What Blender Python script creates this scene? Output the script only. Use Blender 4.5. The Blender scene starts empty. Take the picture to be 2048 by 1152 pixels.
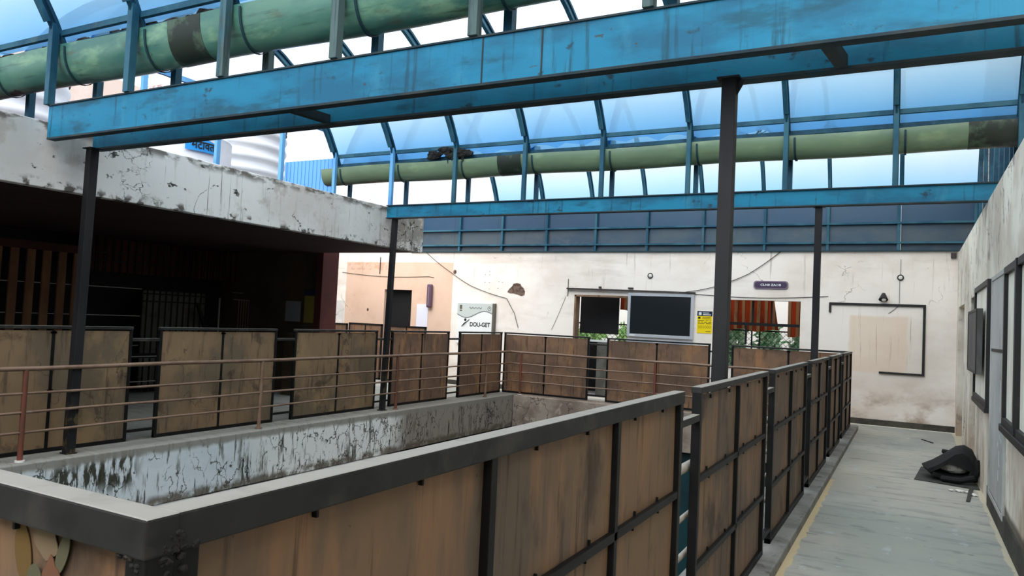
import bpy, bmesh, math, random
from mathutils import Vector, Matrix
random.seed(7)
scene = bpy.context.scene
COL = scene.collection
PI = math.pi

# ------------------------------------------------------------------ camera
FPX = 1491.9
cam_d = bpy.data.cameras.new('camera')
cam_d.sensor_width = 36.0
cam_d.lens = FPX / 2048.0 * 36.0
cam_d.clip_start = 0.05
cam_d.clip_end = 300
cam = bpy.data.objects.new('camera', cam_d)
COL.objects.link(cam)
_R = Vector((0.88129082, 0.47029642, 0.04634404))
_U = Vector((-0.0211871, -0.05864779, 0.99805388))
_F = Vector((-0.47209914, 0.88055762, 0.04172154))
_m = Matrix((_R, _U, -_F)).transposed().to_4x4()
_m.translation = Vector((0, 0, 1.7))
cam.matrix_world = _m
scene.camera = cam

# ------------------------------------------------------------------ world
world = bpy.data.worlds.new('overcast_sky')
scene.world = world
world.use_nodes = True
wn = world.node_tree
wn.nodes.clear()
wo = wn.nodes.new('ShaderNodeOutputWorld')
wb = wn.nodes.new('ShaderNodeBackground')
wt = wn.nodes.new('ShaderNodeTexCoord')
ws = wn.nodes.new('ShaderNodeSeparateXYZ')
wr = wn.nodes.new('ShaderNodeValToRGB')
wn.links.new(wt.outputs['Generated'], ws.inputs[0])
wn.links.new(ws.outputs['Z'], wr.inputs[0])
wr.color_ramp.elements[0].position = 0.0
wr.color_ramp.elements[0].color = (0.70, 0.74, 0.88, 1)
wr.color_ramp.elements[1].position = 0.5
wr.color_ramp.elements[1].color = (0.88, .96, 1.06, 1)
wn.links.new(wr.outputs[0], wb.inputs['Color'])
wb.inputs['Strength'].default_value = 1.35
wn.links.new(wb.outputs[0], wo.inputs[0])

# soft light of the cloudy sun, high behind the camera
sun_d = bpy.data.lights.new('cloudy_sun', 'SUN')
sun_d.energy = 6.6
sun_d.angle = math.radians(70)
sun_d.color = (1.0, 0.965, 0.92)
sun = bpy.data.objects.new('cloudy_sun', sun_d)
COL.objects.link(sun)
sun.location = (6, -8, 12)
sun.rotation_euler = Vector((-0.08, 0.72, -0.70)).to_track_quat('-Z', 'Y').to_euler()

scene.view_settings.view_transform = 'Standard'
scene.view_settings.look = 'None'
scene.view_settings.exposure = 0.0
scene.view_settings.gamma = 1.0
scene.view_settings.use_curve_mapping = False
scene.cycles.transparent_max_bounces = 24

# ------------------------------------------------------------------ materials
def lin(c):
    def f(x):
        x = x / 255.0
        return x / 12.92 if x <= 0.04045 else ((x + 0.055) / 1.055) ** 2.4
    return (f(c[0]), f(c[1]), f(c[2]), 1.0)

GAIN = {'blue_beam_paint': .66, 'dusty_beam_flange': .7, 'brown_fence_sheet': .82, 'tan_fence_sheet': .9, 'rust_brown_fence_sheet': .85,
        'roof_post_paint': .75, 'rib_paint': .7, 'blue_grey_cladding': .6, 'fence_frame_steel': .24, 'column_paint': .6, 'brown_pipe_paint': .9,
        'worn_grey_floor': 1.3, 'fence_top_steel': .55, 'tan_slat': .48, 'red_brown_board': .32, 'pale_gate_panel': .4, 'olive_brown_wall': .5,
        'yellow_poster': 1, 'faded_red_paint': .62, 'faded_green_paint': .62, 'faded_gold_paint': .7, 'faded_pale_paint': .8, 'white_tank_plastic': .8,
        'dark_leaf': 1.9, 'pale_leaf': 1.5, 'maroon_paint': .6, 'bright_metal_strip': .6, 'grey_plaster': 1.3, 'grey_door_paint': 1.45, 'frosted_pane': 1.15}

class Mat:
    """base colour, then stains laid over it one by one (all in world metres)"""
    def __init__(s, name, col, rough=0.85, metal=0.0, spec=0.3):
        s.m = bpy.data.materials.new(name)
        s.m.use_nodes = True
        s.t = s.m.node_tree
        s.t.nodes.clear()
        s.out = s.n('ShaderNodeOutputMaterial')
        s.b = s.n('ShaderNodeBsdfPrincipled')
        s.t.links.new(s.b.outputs[0], s.out.inputs[0])
        s.b.inputs['Roughness'].default_value = rough
        s.b.inputs['Metallic'].default_value = metal
        s.b.inputs['Specular IOR Level'].default_value = spec
        s.geo = s.n('ShaderNodeNewGeometry')
        s.pos = s.geo.outputs['Position']
        c = s.n('ShaderNodeRGB')
        s.g = GAIN.get(name, 1.0)
        c.outputs[0].default_value = s.lin(col)
        s.c = c.outputs[0]
        s.seed = (sum(ord(ch) for ch in name) % 97) * 1.37
    def n(s, t):
        return s.t.nodes.new(t)
    def lin(s, c):
        q = lin(c)
        return (min(q[0] * s.g, .92), min(q[1] * s.g, .92), min(q[2] * s.g, .92), 1.0)
    def l(s, a, b):
        s.t.links.new(a, b)
    def math(s, op, a, b=None, clamp=False):
        m = s.n('ShaderNodeMath'); m.operation = op; m.use_clamp = clamp
        for i, v in enumerate((a, b)):
            if v is None: continue
            if isinstance(v, (int, float)): m.inputs[i].default_value = v
            else: s.l(v, m.inputs[i])
        return m.outputs[0]
    def coords(s, sc, off=0.0):
        mp = s.n('ShaderNodeMapping')
        mp.inputs['Scale'].default_value = sc
        mp.inputs['Location'].default_value = (s.seed + off, s.seed * 2 + off, s.seed * 0.5 + off)
        s.l(s.pos, mp.inputs[0])
        return mp.outputs[0]
    def ramp(s, v, lo, hi):
        r = s.n('ShaderNodeMapRange')
        r.interpolation_type = 'SMOOTHSTEP'
        s.l(v, r.inputs['Value'])
        r.inputs['From Min'].default_value = lo
        r.inputs['From Max'].default_value = hi
        return r.outputs[0]
    def noise_v(s, sc, detail=6, off=0.0, rough=0.6, dist=0.0):
        nz = s.n('ShaderNodeTexNoise')
        nz.inputs['Scale'].default_value = 1.0
        nz.inputs['Detail'].default_value = detail
        nz.inputs['Roughness'].default_value = rough
        nz.inputs['Distortion'].default_value = dist
        s.l(s.coords(sc, off), nz.inputs['Vector'])
        return nz.outputs['Fac']
    def over(s, mask, col, k=1.0):
        mx = s.n('ShaderNodeMix'); mx.data_type = 'RGBA'
        f = s.math('MULTIPLY', mask, k)
        s.l(f, mx.inputs[0])
        s.l(s.c, mx.inputs[6])
        mx.inputs[7].default_value = s.lin(col)
        s.c = mx.outputs[2]
        return s
    def noise(s, col, sc, lo=0.45, hi=0.65, k=1.0, detail=6, off=0.0, mask=None, dist=0.0):
        v = s.ramp(s.noise_v(sc, detail, off, dist=dist), lo, hi)
        if mask is not None: v = s.math('MULTIPLY', v, mask)
        return s.over(v, col, k)
    def crack_v(s, sc, width, mlo, mhi, msc=(0.8, 0.8, 0.8), off=0.0, jitter=0.25):
        vo = s.n('ShaderNodeTexVoronoi'); vo.feature = 'DISTANCE_TO_EDGE'
        vo.inputs['Scale'].default_value = 1.0
        co = s.coords(sc, off)
        nz = s.n('ShaderNodeTexNoise'); nz.inputs['Scale'].default_value = 3.0; nz.inputs['Detail'].default_value = 5
        s.l(co, nz.inputs['Vector'])
        va = s.n('ShaderNodeVectorMath'); va.operation = 'SCALE'; va.inputs['Scale'].default_value = jitter * 3
        s.l(nz.outputs['Color'], va.inputs[0])
        vb = s.n('ShaderNodeVectorMath'); vb.operation = 'ADD'
        s.l(co, vb.inputs[0]); s.l(va.outputs[0], vb.inputs[1])
        s.l(vb.outputs[0], vo.inputs['Vector'])
        e = s.math('SUBTRACT', 1.0, s.ramp(vo.outputs['Distance'], width * 0.3, width))
        m = s.ramp(s.noise_v(msc, 4, off + 3), mlo, mhi)
        return s.math('MULTIPLY', e, m)
    def crack(s, col, sc, width=0.03, mlo=0.45, mhi=0.6, k=1.0, msc=(0.8, 0.8, 0.8), off=0.0, mask=None, jitter=0.25):
        v = s.crack_v(sc, width, mlo, mhi, msc, off, jitter)
        if mask is not None: v = s.math('MULTIPLY', v, mask)
        return s.over(v, col, k)
    def box_v(s, lo, hi, soft=0.02, wob=0.0, wsc=6.0):
        sp = s.n('ShaderNodeSeparateXYZ')
        src = s.pos
        if wob:
            nz = s.n('ShaderNodeTexNoise'); nz.inputs['Scale'].default_value = wsc; nz.inputs['Detail'].default_value = 5
            s.l(s.pos, nz.inputs['Vector'])
            a = s.n('ShaderNodeVectorMath'); a.operation = 'SUBTRACT'; a.inputs[1].default_value = (.5, .5, .5)
            s.l(nz.outputs['Color'], a.inputs[0])
            b = s.n('ShaderNodeVectorMath'); b.operation = 'SCALE'; b.inputs['Scale'].default_value = wob * 2
            s.l(a.outputs[0], b.inputs[0])
            c = s.n('ShaderNodeVectorMath'); c.operation = 'ADD'
            s.l(s.pos, c.inputs[0]); s.l(b.outputs[0], c.inputs[1])
            src = c.outputs[0]
        s.l(src, sp.inputs[0])
        m = None
        for i in range(3):
            if lo[i] is not None:
                v = s.ramp(sp.outputs[i], lo[i] - soft, lo[i] + soft)
                m = v if m is None else s.math('MULTIPLY', m, v)
            if hi[i] is not None:
                v = s.math('SUBTRACT', 1.0, s.ramp(sp.outputs[i], hi[i] - soft, hi[i] + soft))
                m = v if m is None else s.math('MULTIPLY', m, v)
        return m
    def bump(s, sc=(20, 20, 20), k=0.3, d=0.01, detail=6):
        bp = s.n('ShaderNodeBump'); bp.inputs['Strength'].default_value = k; bp.inputs['Distance'].default_value = d
        s.l(s.noise_v(sc, detail, 9), bp.inputs['Height'])
        s.l(bp.outputs[0], s.b.inputs['Normal'])
        return s
    def done(s):
        s.l(s.c, s.b.inputs['Base Color'])
        return s.m

N = None
M = {}
M['beam'] = (Mat('blue_beam_paint', (26, 150, 192), 0.5)
    .noise((24, 118, 156), (1.2, 1.2, 3), .42, .62, .9)
    .noise((70, 170, 205), (3, 3, 1.2), .55, .7, .5, off=4)
    .noise((18, 84, 104), (14, 14, .9), .56, .70, .8, off=8)
    .noise((20, 92, 112), (1.4, 1.4, 5), .56, .68, .7, off=28)
    .noise((40, 58, 66), (5, 5, 7), .62, .70, .8, off=12)
    .noise((84, 78, 66), (9, 9, 14), .68, .72, .8, off=18)
    .bump((30, 30, 30), .25, .004).done())
M['beam_edge'] = (Mat('dusty_beam_flange', (48, 66, 74), 0.8)
    .noise((78, 84, 84), (3, 3, 3), .4, .65, .8)
    .noise((30, 80, 100), (4, 2, 4), .55, .7, .7, off=4).done())  # flanges coloured darker and greyer than the blue webs
M['post'] = (Mat('roof_post_paint', (62, 116, 136), 0.6)
    .noise((24, 84, 110), (2, 2, 1), .4, .6, .9)
    .noise((92, 112, 112), (7, 7, 1.5), .6, .75, .6, off=5).done())
M['post_dirty'] = (Mat('weathered_grey_post', (92, 110, 108), 0.8)
    .noise((60, 74, 74), (20, 20, 1.2), .45, .6, .8)
    .noise((50, 110, 130), (2, 2, 1), .5, .65, .7, off=5).done())
M['post_pale'] = (Mat('pale_blue_post', (112, 176, 226), 0.6)
    .noise((80, 140, 200), (2, 2, 1), .45, .65, .8).done())
M['rib'] = (Mat('rib_paint', (40, 98, 124), 0.6)
    .noise((20, 66, 92), (3, 3, 3), .4, .62, .9)
    .noise((70, 130, 160), (6, 6, 6), .62, .75, .5, off=5).done())
M['dark_steel'] = (Mat('dark_column_paint', (46, 44, 44), 0.6)
    .noise((34, 32, 36), (3, 3, 1), .4, .6, .8)
    .noise((104, 92, 70), (9, 9, 5), .66, .72, .8, off=6)
    .noise((110, 96, 60), (6, 6, 8), .5, .62, .7, off=9, mask=None).done())
_p = Mat('column_paint', (44, 42, 44), 0.6)
_p.noise((30, 28, 32), (3, 3, 1), .4, .6, .8)
_p.noise((112, 98, 62), (14, 14, 6), .52, .62, .75, off=6, mask=_p.box_v((N, N, N), (N, N, .62), .1, .1))
_p.noise((96, 88, 80), (14, 14, 6), .7, .75, .7, off=8)
M['column'] = _p.done()

M['frame'] = (Mat('fence_frame_steel', (50, 49, 47), 0.5, .2)
    .noise((32, 31, 31), (6, 6, 6), .4, .6, .8)
    .noise((92, 88, 80), (14, 14, 14), .62, .72, .6, off=5)
    .bump((60, 60, 60), .2, .003).done())
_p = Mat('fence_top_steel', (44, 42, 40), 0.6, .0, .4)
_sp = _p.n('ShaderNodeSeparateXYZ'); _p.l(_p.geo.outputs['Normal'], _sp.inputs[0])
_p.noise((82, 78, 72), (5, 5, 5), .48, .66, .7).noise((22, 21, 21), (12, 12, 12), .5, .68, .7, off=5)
_p.over(_p.ramp(_sp.outputs['Z'], .6, .9), (180, 172, 162), 1.0)  # pale upward faces: worn dust with the sky's brightness painted in
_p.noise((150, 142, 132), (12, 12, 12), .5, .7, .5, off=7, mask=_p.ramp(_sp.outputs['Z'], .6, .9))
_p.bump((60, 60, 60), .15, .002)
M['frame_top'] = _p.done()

M['sheet_r'] = (Mat('brown_fence_sheet', (134, 106, 80), 0.6)
    .noise((104, 90, 78), (.9, .9, .8), .42, .58, .9)
    .noise((158, 118, 84), (5, 5, .9), .48, .64, .65, off=3)
    .noise((70, 54, 42), (22, 22, 1.3), .54, .68, .8, off=6)
    .noise((62, 48, 38), (3.2, 3.2, 1.8), .54, .68, .8, off=9)
    .noise((150, 128, 104), (30, 30, 2.2), .60, .74, .5, off=16)
    .noise((40, 34, 30), (40, 40, 30), .68, .74, .7, off=12)
    .bump((40, 40, 12), .15, .004).done())
M['sheet_l'] = (Mat('tan_fence_sheet', (138, 112, 84), 0.75)
    .noise((106, 92, 74), (1.0, 1.0, .9), .42, .58, .9)
    .noise((164, 134, 94), (1.6, 1.6, 1.2), .54, .70, .6, off=3)
    .noise((74, 62, 48), (12, 12, 1.6), .54, .70, .75, off=6)
    .noise((52, 44, 36), (2.4, 2.4, 2.8), .56, .68, .7, off=9)
    .crack((58, 48, 38), (1.2, 1.2, .8), .01, .5, .58, .6, off=4)
    .bump((40, 40, 12), .15, .004).done())
M['sheet_f'] = (Mat('rust_brown_fence_sheet', (142, 108, 84), 0.7)
    .noise((112, 88, 72), (1.2, 1.2, 1.4), .42, .58, .9)
    .noise((176, 126, 84), (2.5, 2.5, 1.4), .52, .66, .7, off=3)
    .noise((66, 48, 38), (18, 18, 1.6), .56, .7, .8, off=16)
    .noise((70, 52, 42), (9, 9, 1.6), .58, .74, .7, off=6)
    .bump((40, 40, 12), .15, .004).done())
M['pipe'] = (Mat('brown_pipe_paint', (136, 108, 88), 0.4, 0, .5)
    .noise((112, 84, 68), (2, 2, 4), .45, .6, .9)
    .noise((150, 132, 116), (5, 5, 5), .58, .7, .6, off=5).done())
M['pipe_post'] = (Mat('red_brown_post_paint', (118, 66, 52), 0.5)
    .noise((92, 62, 50), (1, 1, 1), .42, .6, .9)
    .noise((60, 40, 34), (8, 8, 4), .6, .7, .6, off=5).done())
M['pipe_grey'] = (Mat('pale_pipe_paint', (168, 160, 148), 0.4, 0, .5)
    .noise((120, 110, 100), (4, 4, 4), .5, .66, .8).done())
_p = (Mat('green_fibreglass', (94, 138, 118), 0.28, 0, .5)
    .noise((64, 116, 106), (1.1, 3, 3), .4, .6, .9)
    .noise((138, 176, 140), (1.6, 4, 4), .52, .7, .8, off=3)
    .noise((96, 84, 62), (1.8, 4, 6), .62, .72, .6, off=6)
    .noise((60, 84, 72), (1.2, 9, 14), .56, .7, .7, off=16)
    .noise((44, 52, 46), (1.3, 2, 2), .66, .7, .9, off=9))
_p.over(_p.box_v((N, 8, N), (N, N, N)), (134, 142, 104), .55)
M['gutter'] = _p.done()
M['gutter_dark'] = (Mat('blackened_fibreglass', (44, 52, 44), 0.4)
    .noise((84, 104, 84), (4, 4, 4), .52, .66, .8).done())
M['strap'] = Mat('gutter_strap', (34, 62, 70), 0.6).done()
M['debris'] = (Mat('gutter_debris', (48, 46, 42), 0.95).noise((24, 26, 28), (9, 9, 9), .45, .6, .9)
    .bump((30, 30, 30), .6, .02).done())

def plaster(name, base, stains, zlo=None):
    p = Mat(name, base, 0.9, 0, .15)
    stains(p)
    p.bump((14, 14, 14), .25, .006)
    return p.done()

def _far(p):
    p.noise((222, 206, 192), (.5, .5, .8), .42, .62, .6)
    p.noise((198, 184, 172), (.35, .35, 2.2), .55, .72, .5, off=3)
    # patch of peach paint round the doorway
    pm = p.box_v((-13.75, N, N), (-10.27, N, 3.07), .012, .02, 4)
    p.over(pm, (222, 190, 168), 1.0)
    p.noise((210, 176, 152), (1.2, 1.2, 1.2), .45, .65, .6, off=5, mask=pm)
    sm = p.box_v((-13.7, N, 2.86), (-12.2, N, 3.05), .01, .05, 9)
    p.noise((196, 144, 114), (8, 8, 8), .45, .55, .5, off=7, mask=sm)
    # cream repair patch inside the black frame
    cm = p.box_v((-1.05, N, 1.0), (-.05, N, 2.08), .03, .04, 3)
    p.over(cm, (230, 204, 178), .6)
    # rising damp
    dm = p.box_v((-4, N, N), (N, N, .55), .45, .25, 2.5)
    p.noise((160, 128, 102), (1.6, 1.6, 2.4), .38, .62, .85, off=9, mask=dm)
    # water streaks from the top edge
    tm = p.box_v((N, N, 2.55), (N, N, N), .35, .3, 2)
    p.noise((168, 152, 138), (12, 12, .7), .6, .75, .6, off=2, mask=tm)
    rm = p.box_v((-1.2, N, 1.2), (.5, N, N), .2, .1, 2)
    p.noise((150, 128, 108), (16, 16, .6), .6, .74, .8, off=4, mask=rm)
    lm = p.box_v((N, N, 0), (-13.76, N, 2.0), .03, .02, 3)
    p.noise((196, 196, 192), (2, 2, 3), .3, .5, .7, off=4, mask=lm)
    p.crack((120, 104, 94), (.5, .5, .7), .006, .52, .62, .7, off=2)
    p.noise((90, 76, 66), (12, 12, 12), .73, .76, .8, off=13)
M['wall_far'] = plaster('cream_plaster', (248, 236, 227), _far)

def _right(p):
    p.noise((188, 176, 162), (.5, .9, .9), .38, .62, .9)
    p.noise((176, 164, 150), (2.5, 2.5, .9), .5, .72, .5, off=3)
    dm = p.box_v((N, N, N), (N, N, .9), .6, .2, 2)
    p.noise((146, 118, 96), (3, 3, 1.3), .40, .66, .7, off=6, mask=dm)
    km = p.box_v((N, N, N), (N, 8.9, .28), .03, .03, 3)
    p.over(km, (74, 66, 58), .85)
    p.noise((110, 100, 92), (3, 3, 3), .6, .7, .6, off=9)
    p.crack((70, 62, 56), (.7, .7, .9), .01, .54, .62, .9, off=2)
    tm = p.box_v((N, N, 2.7), (N, N, N), .2, .2, 2)
    p.noise((96, 88, 82), (4, 4, 3), .58, .66, .6, off=14, mask=tm)
M['wall_right'] = plaster('grey_plaster', (226, 214, 200), _right)
M['reveal'] = (Mat('brown_reveal', (150, 122, 100), .9).noise((112, 90, 74), (2, 2, 1), .42, .6, .8)
    .noise((60, 52, 40), (5, 5, 3), .62, .7, .8, off=4).done())

def _fascia(p):
    p.noise((206, 198, 190), (.6, .6, .8), .42, .62, .8)
    p.noise((168, 160, 150), (1.5, 7, .8), .56, .74, .6, off=3)
    vm = p.box_v((N, 6.2, N), (N, 9.4, N), .3, .2, 2)
    p.noise((66, 62, 58), (1, 20, .5), .6, .68, .9, off=5, mask=vm)
    p.noise((84, 80, 76), (1, 22, 1.1), .66, .72, .9, off=6)
    p.noise((42, 42, 38), (5, 5, 9), .64, .69, .95, off=8)
    p.crack((40, 38, 36), (4.5, 4.5, 6.5), .035, .60, .66, .95, off=2)
    p.crack((40, 36, 34), (.9, .9, 1.0), .009, .54, .60, .9, off=11)
    p.noise((44, 42, 40), (1, 26, .35), .69, .72, .9, off=21)
    p.noise((60, 56, 50), (1, 14, 30), .70, .74, .8, off=25)
    p.noise((176, 164, 150), (1, 2.2, 2.4), .56, .66, .55, off=27)
    tm = p.box_v((N, N, 3.42), (N, N, N), .05, .05, 4)
    p.noise((86, 76, 66), (4, 4, 9), .45, .58, .85, off=7, mask=tm)
    bm = p.box_v((N, N, N), (N, N, 2.90), .04, .06, 5)
    p.noise((70, 60, 52), (6, 6, 6), .5, .6, .9, off=9, mask=bm)
    em = p.box_v((N, 10.3, N), (N, N, N), .3, .3, 3)
    p.noise((150, 142, 132), (3, 3, 3), .4, .6, .9, off=4, mask=em)
    p.crack((34, 32, 30), (3, 3, 3), .03, .35, .45, .95, off=6, mask=em)
M['fascia'] = plaster('stained_slab_edge', (230, 226, 222), _fascia)

def _well(p):
    p.noise((196, 204, 206), (.6, .6, 1.2), .42, .62, .8)
    ym = p.box_v((N, 7.2, N), (N, N, N), .6, .3, 2)
    p.over(ym, (236, 232, 224), .8)
    bm = p.box_v((N, 10.3, N), (N, N, N), .35, .3, 2)
    p.over(bm, (128, 114, 102), .9)
    p.noise((92, 88, 76), (1.5, 5, 1.0), .55, .64, .85, off=3)
    p.noise((56, 52, 42), (1, 16, 2.0), .58, .66, .9, off=5)
    mm = p.box_v((N, 4.6, -.35), (N, 5.5, .05), .12, .2, 3)
    p.noise((46, 44, 22), (1, 14, 3.5), .44, .52, .95, off=15, mask=mm)
    p.noise((44, 46, 28), (3, 5, 5), .62, .68, .95, off=9)
    p.crack((44, 42, 36), (3.2, 4.6, 3.0), .035, .42, .50, .9, off=2)
    p.crack((60, 56, 50), (1.5, 2.0, 1.3), .02, .45, .5, .8, off=12)
    tm = p.box_v((N, N, -.02), (N, N, N), .03, .04, 5)
    p.over(tm, (136, 130, 120), .9)
    lm = p.box_v((N, N, N), (N, N, -.52), .04, .05, 4)
    p.noise((94, 84, 70), (4, 4, 4), .36, .55, .9, off=8, mask=lm)
M['well'] = plaster('peeling_white_paint', (214, 220, 222), _well)
def _wellfar(p):
    p.noise((120, 104, 92), (1.2, 1.2, 1.6), .42, .62, .9)
    p.noise((176, 160, 144), (5, 5, 5), .56, .66, .6, off=3)
    p.crack((60, 52, 46), (2, 2, 2), .02, .48, .55, .8, off=2)
M['well_far'] = plaster('bare_brown_render', (156, 140, 126), _wellfar)
M['concrete'] = (Mat('grey_concrete', (150, 148, 144), .9).noise((120, 117, 112), (3, 3, 3), .42, .62, .9)
    .noise((182, 180, 174), (8, 8, 8), .6, .7, .6, off=4).bump((30, 30, 30), .3, .005).done())
def _kerb(p):
    p.noise((116, 114, 110), (3, 3, 3), .42, .62, .9)
    p.noise((84, 80, 74), (7, 7, 7), .56, .68, .7, off=3)
M['kerb'] = plaster('worn_kerb', (142, 140, 136), _kerb)
def _floor(p):
    p.noise((136, 138, 132), (.5, .35, 1), .40, .62, .9)
    p.noise((104, 108, 106), (3, 7, 3), .58, .7, .6, off=3)
    p.noise((158, 164, 164), (7, 3, 3), .6, .7, .6, off=6)
    p.noise((84, 86, 84), (4, 9, 3), .64, .70, .6, off=9)
    p.noise((116, 118, 114), (1.6, 6, 3), .52, .66, .5, off=19)
    p.noise((186, 186, 180), (9, 5, 3), .72, .75, .8, off=15)
    pm = p.box_v((-.86, N, N), (-.745, 9.6, N), .008, .045, 7)
    p.noise((176, 158, 126), (7, 7, 7), .25, .4, 1, off=2, mask=pm)
    qm = p.box_v((.70, N, N), (.9, N, N), .008, .05, 5)
    p.noise((178, 168, 146), (7, 7, 7), .25, .4, .9, off=2, mask=qm)
    fm = p.box_v((N, 15.82, N), (N, N, N), .02, .02, 5)
    p.over(fm, (196, 190, 176), .8)
M['floor'] = plaster('worn_grey_floor', (156, 152, 142), _floor)
M['skirt'] = Mat('dark_skirting', (78, 74, 66), .8).noise((56, 52, 48), (3, 3, 3), .42, .6, .8).done()
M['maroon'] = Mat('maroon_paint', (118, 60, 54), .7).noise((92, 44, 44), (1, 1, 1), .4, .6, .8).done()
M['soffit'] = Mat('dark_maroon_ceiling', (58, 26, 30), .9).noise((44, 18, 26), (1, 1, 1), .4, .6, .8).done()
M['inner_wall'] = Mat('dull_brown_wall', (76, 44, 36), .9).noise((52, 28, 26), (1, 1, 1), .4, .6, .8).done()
M['end_wall'] = Mat('olive_brown_wall', (96, 80, 58), .9).noise((72, 58, 44), (1, 1, 1), .4, .6, .8).done()
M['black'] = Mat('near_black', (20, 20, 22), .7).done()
M['dark_iron'] = Mat('black_iron', (16, 16, 17), .6).done()
M['slat'] = Mat('tan_slat', (176, 130, 96), .8).noise((140, 100, 74), (2, 2, 1), .42, .6, .8).done()
M['gate_panel'] = Mat('pale_gate_panel', (148, 146, 138), .8).noise((110, 106, 98), (2, 2, 2), .42, .6, .8).done()
M['red_panel'] = Mat('red_brown_board', (130, 70, 60), .8).noise((90, 44, 44), (1, 4, 1), .42, .6, .8).done()
M['light_metal'] = Mat('bright_metal_strip', (190, 186, 184), .4, .3).done()
_p = (Mat('blue_grey_cladding', (100, 114, 122), .3, .1, .6).noise((72, 96, 122), (.6, 1, 1.2), .4, .62, .9)
    .noise((118, 126, 130), (1.5, 1, 2.5), .55, .7, .6, off=3).noise((50, 58, 64), (5, 5, 1.2), .62, .74, .6, off=7))
_p.over(_p.box_v((N, N, 3.86), (N, N, N), .03), (34, 84, 122), .8)
M['clad'] = _p.done()
M['alu'] = Mat('aluminium', (196, 198, 204), .35, .3, .5).done()
M['dark_glass'] = Mat('dark_glass', (34, 38, 42), .12, 0, .5).done()
M['dark_metal'] = Mat('dark_metal', (66, 60, 58), .5, .3).noise((100, 92, 86), (6, 6, 6), .55, .7, .7).done()
M['frame_black'] = Mat('black_window_frame', (40, 38, 38), .5).noise((66, 62, 58), (6, 6, 3), .55, .7, .7).done()
M['pale_pane'] = (Mat('frosted_pane', (236, 228, 214), .7).noise((206, 196, 180), (3, 3, 1), .45, .65, .7).done())
M['door_grey'] = (Mat('grey_door_paint', (164, 162, 158), .6).noise((140, 140, 138), (1.5, 1.5, 1), .4, .62, .8)
    .noise((96, 92, 86), (5, 5, 1.5), .6, .72, .6, off=4).done())
M['white_paint'] = Mat('white_paint', (226, 226, 224), .8).done()
M['shutter'] = Mat('grey_shutter', (96, 94, 92), .6).noise((70, 68, 66), (4, 4, 1), .42, .6, .8).done()
M['sign_white'] = Mat('white_signboard', (236, 238, 236), .5).done()
M['sign_grey'] = Mat('grey_signboard', (196, 202, 198), .5).done()
M['ink'] = Mat('black_ink', (26, 26, 28), .6).done()
M['sign_side'] = Mat('signboard_edge', (96, 90, 78), .6).done()
M['purple'] = Mat('purple_sign', (78, 62, 88), .45).noise((64, 50, 74), (3, 3, 3), .4, .6, .8).done()
M['purple_rim'] = Mat('purple_sign_rim', (128, 112, 126), .5).done()
M['mauve'] = Mat('faded_purple_box', (98, 74, 92), .5).noise((132, 100, 116), (3, 3, 1), .5, .7, .6).done()
M['paper'] = Mat('white_paper', (226, 226, 238), .8).done()
M['yellow'] = Mat('yellow_poster', (248, 214, 20), .7).done()
M['old_yellow'] = Mat('dull_yellow_paper', (128, 110, 50), .8).done()
M['dim_paper'] = Mat('dull_grey_paper', (122, 120, 128), .8).done()
M['navy'] = Mat('navy_header', (26, 40, 70), .7).done()
M['hole'] = Mat('bare_broken_plaster', (120, 98, 86), .95).noise((78, 64, 56), (12, 12, 12), .45, .6, .9).bump((30, 30, 30), .8, .02).done()
M['cable'] = Mat('dark_cable', (52, 48, 46), .7).done()
M['lamp_white'] = Mat('lamp_opal', (224, 220, 210), .5).done()
M['tarp'] = Mat('black_rubber', (24, 24, 24), .75).noise((40, 39, 37), (4, 4, 4), .5, .7, .6).bump((12, 12, 12), .3, .01).done()
M['mat_grey'] = Mat('grey_rubber_mat', (66, 66, 62), .85).noise((52, 52, 50), (4, 4, 4), .45, .6, .8).done()
M['scrap'] = Mat('white_scrap', (226, 222, 214), .8).noise((150, 142, 132), (20, 20, 20), .55, .65, .7).done()
M['tank'] = Mat('white_tank_plastic', (234, 238, 244), .5).noise((214, 222, 232), (1, 1, 3), .4, .6, .6).done()
M['tank_blue'] = Mat('tank_label_blue', (40, 140, 214), .5).done()
M['bldg'] = Mat('pink_white_building', (238, 222, 212), .9).noise((222, 200, 186), (.6, .6, .6), .42, .6, .7).done()
M['bldg_white'] = Mat('white_building', (236, 234, 232), .9).done()
M['tile'] = Mat('mauve_roof_tiles', (150, 122, 132), .9).noise((216, 202, 200), (9, 9, 9), .48, .56, .9).done()
M['blue_sheet_wall'] = Mat('blue_corrugated_sheet', (92, 150, 220), .6).noise((70, 124, 196), (1, 6, 1), .4, .65, .9).done()
M['leaf'] = Mat('dark_leaf', (84, 128, 92), .6).noise((170, 206, 170), (9, 9, 9), .48, .6, .9).noise((36, 70, 50), (9, 9, 9), .55, .66, .8, off=4).done()
M['leaf_pale'] = Mat('pale_leaf', (150, 186, 120), .6).noise((84, 132, 76), (7, 7, 7), .48, .62, .8).done()
M['teal_dark'] = Mat('dark_teal_floor', (24, 62, 66), .6).noise((14, 40, 44), (1, 1, 1), .42, .6, .8).done()
M['under'] = Mat('dark_lower_wall', (44, 48, 48), .9).done()
M['flower_red'] = Mat('faded_red_paint', (140, 96, 72), .8).noise((120, 74, 56), (30, 30, 30), .5, .6, .5).done()
M['flower_green'] = Mat('faded_green_paint', (112, 108, 84), .8).done()
M['flower_gold'] = Mat('faded_gold_paint', (122, 96, 52), .8).done()
M['flower_pale'] = Mat('faded_pale_paint', (134, 116, 92), .8).done()
M['weld'] = Mat('lumpy_weld', (34, 32, 30), .7).noise((70, 62, 54), (60, 60, 60), .55, .66, .7).bump((90, 90, 90), .9, .01).done()

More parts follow.
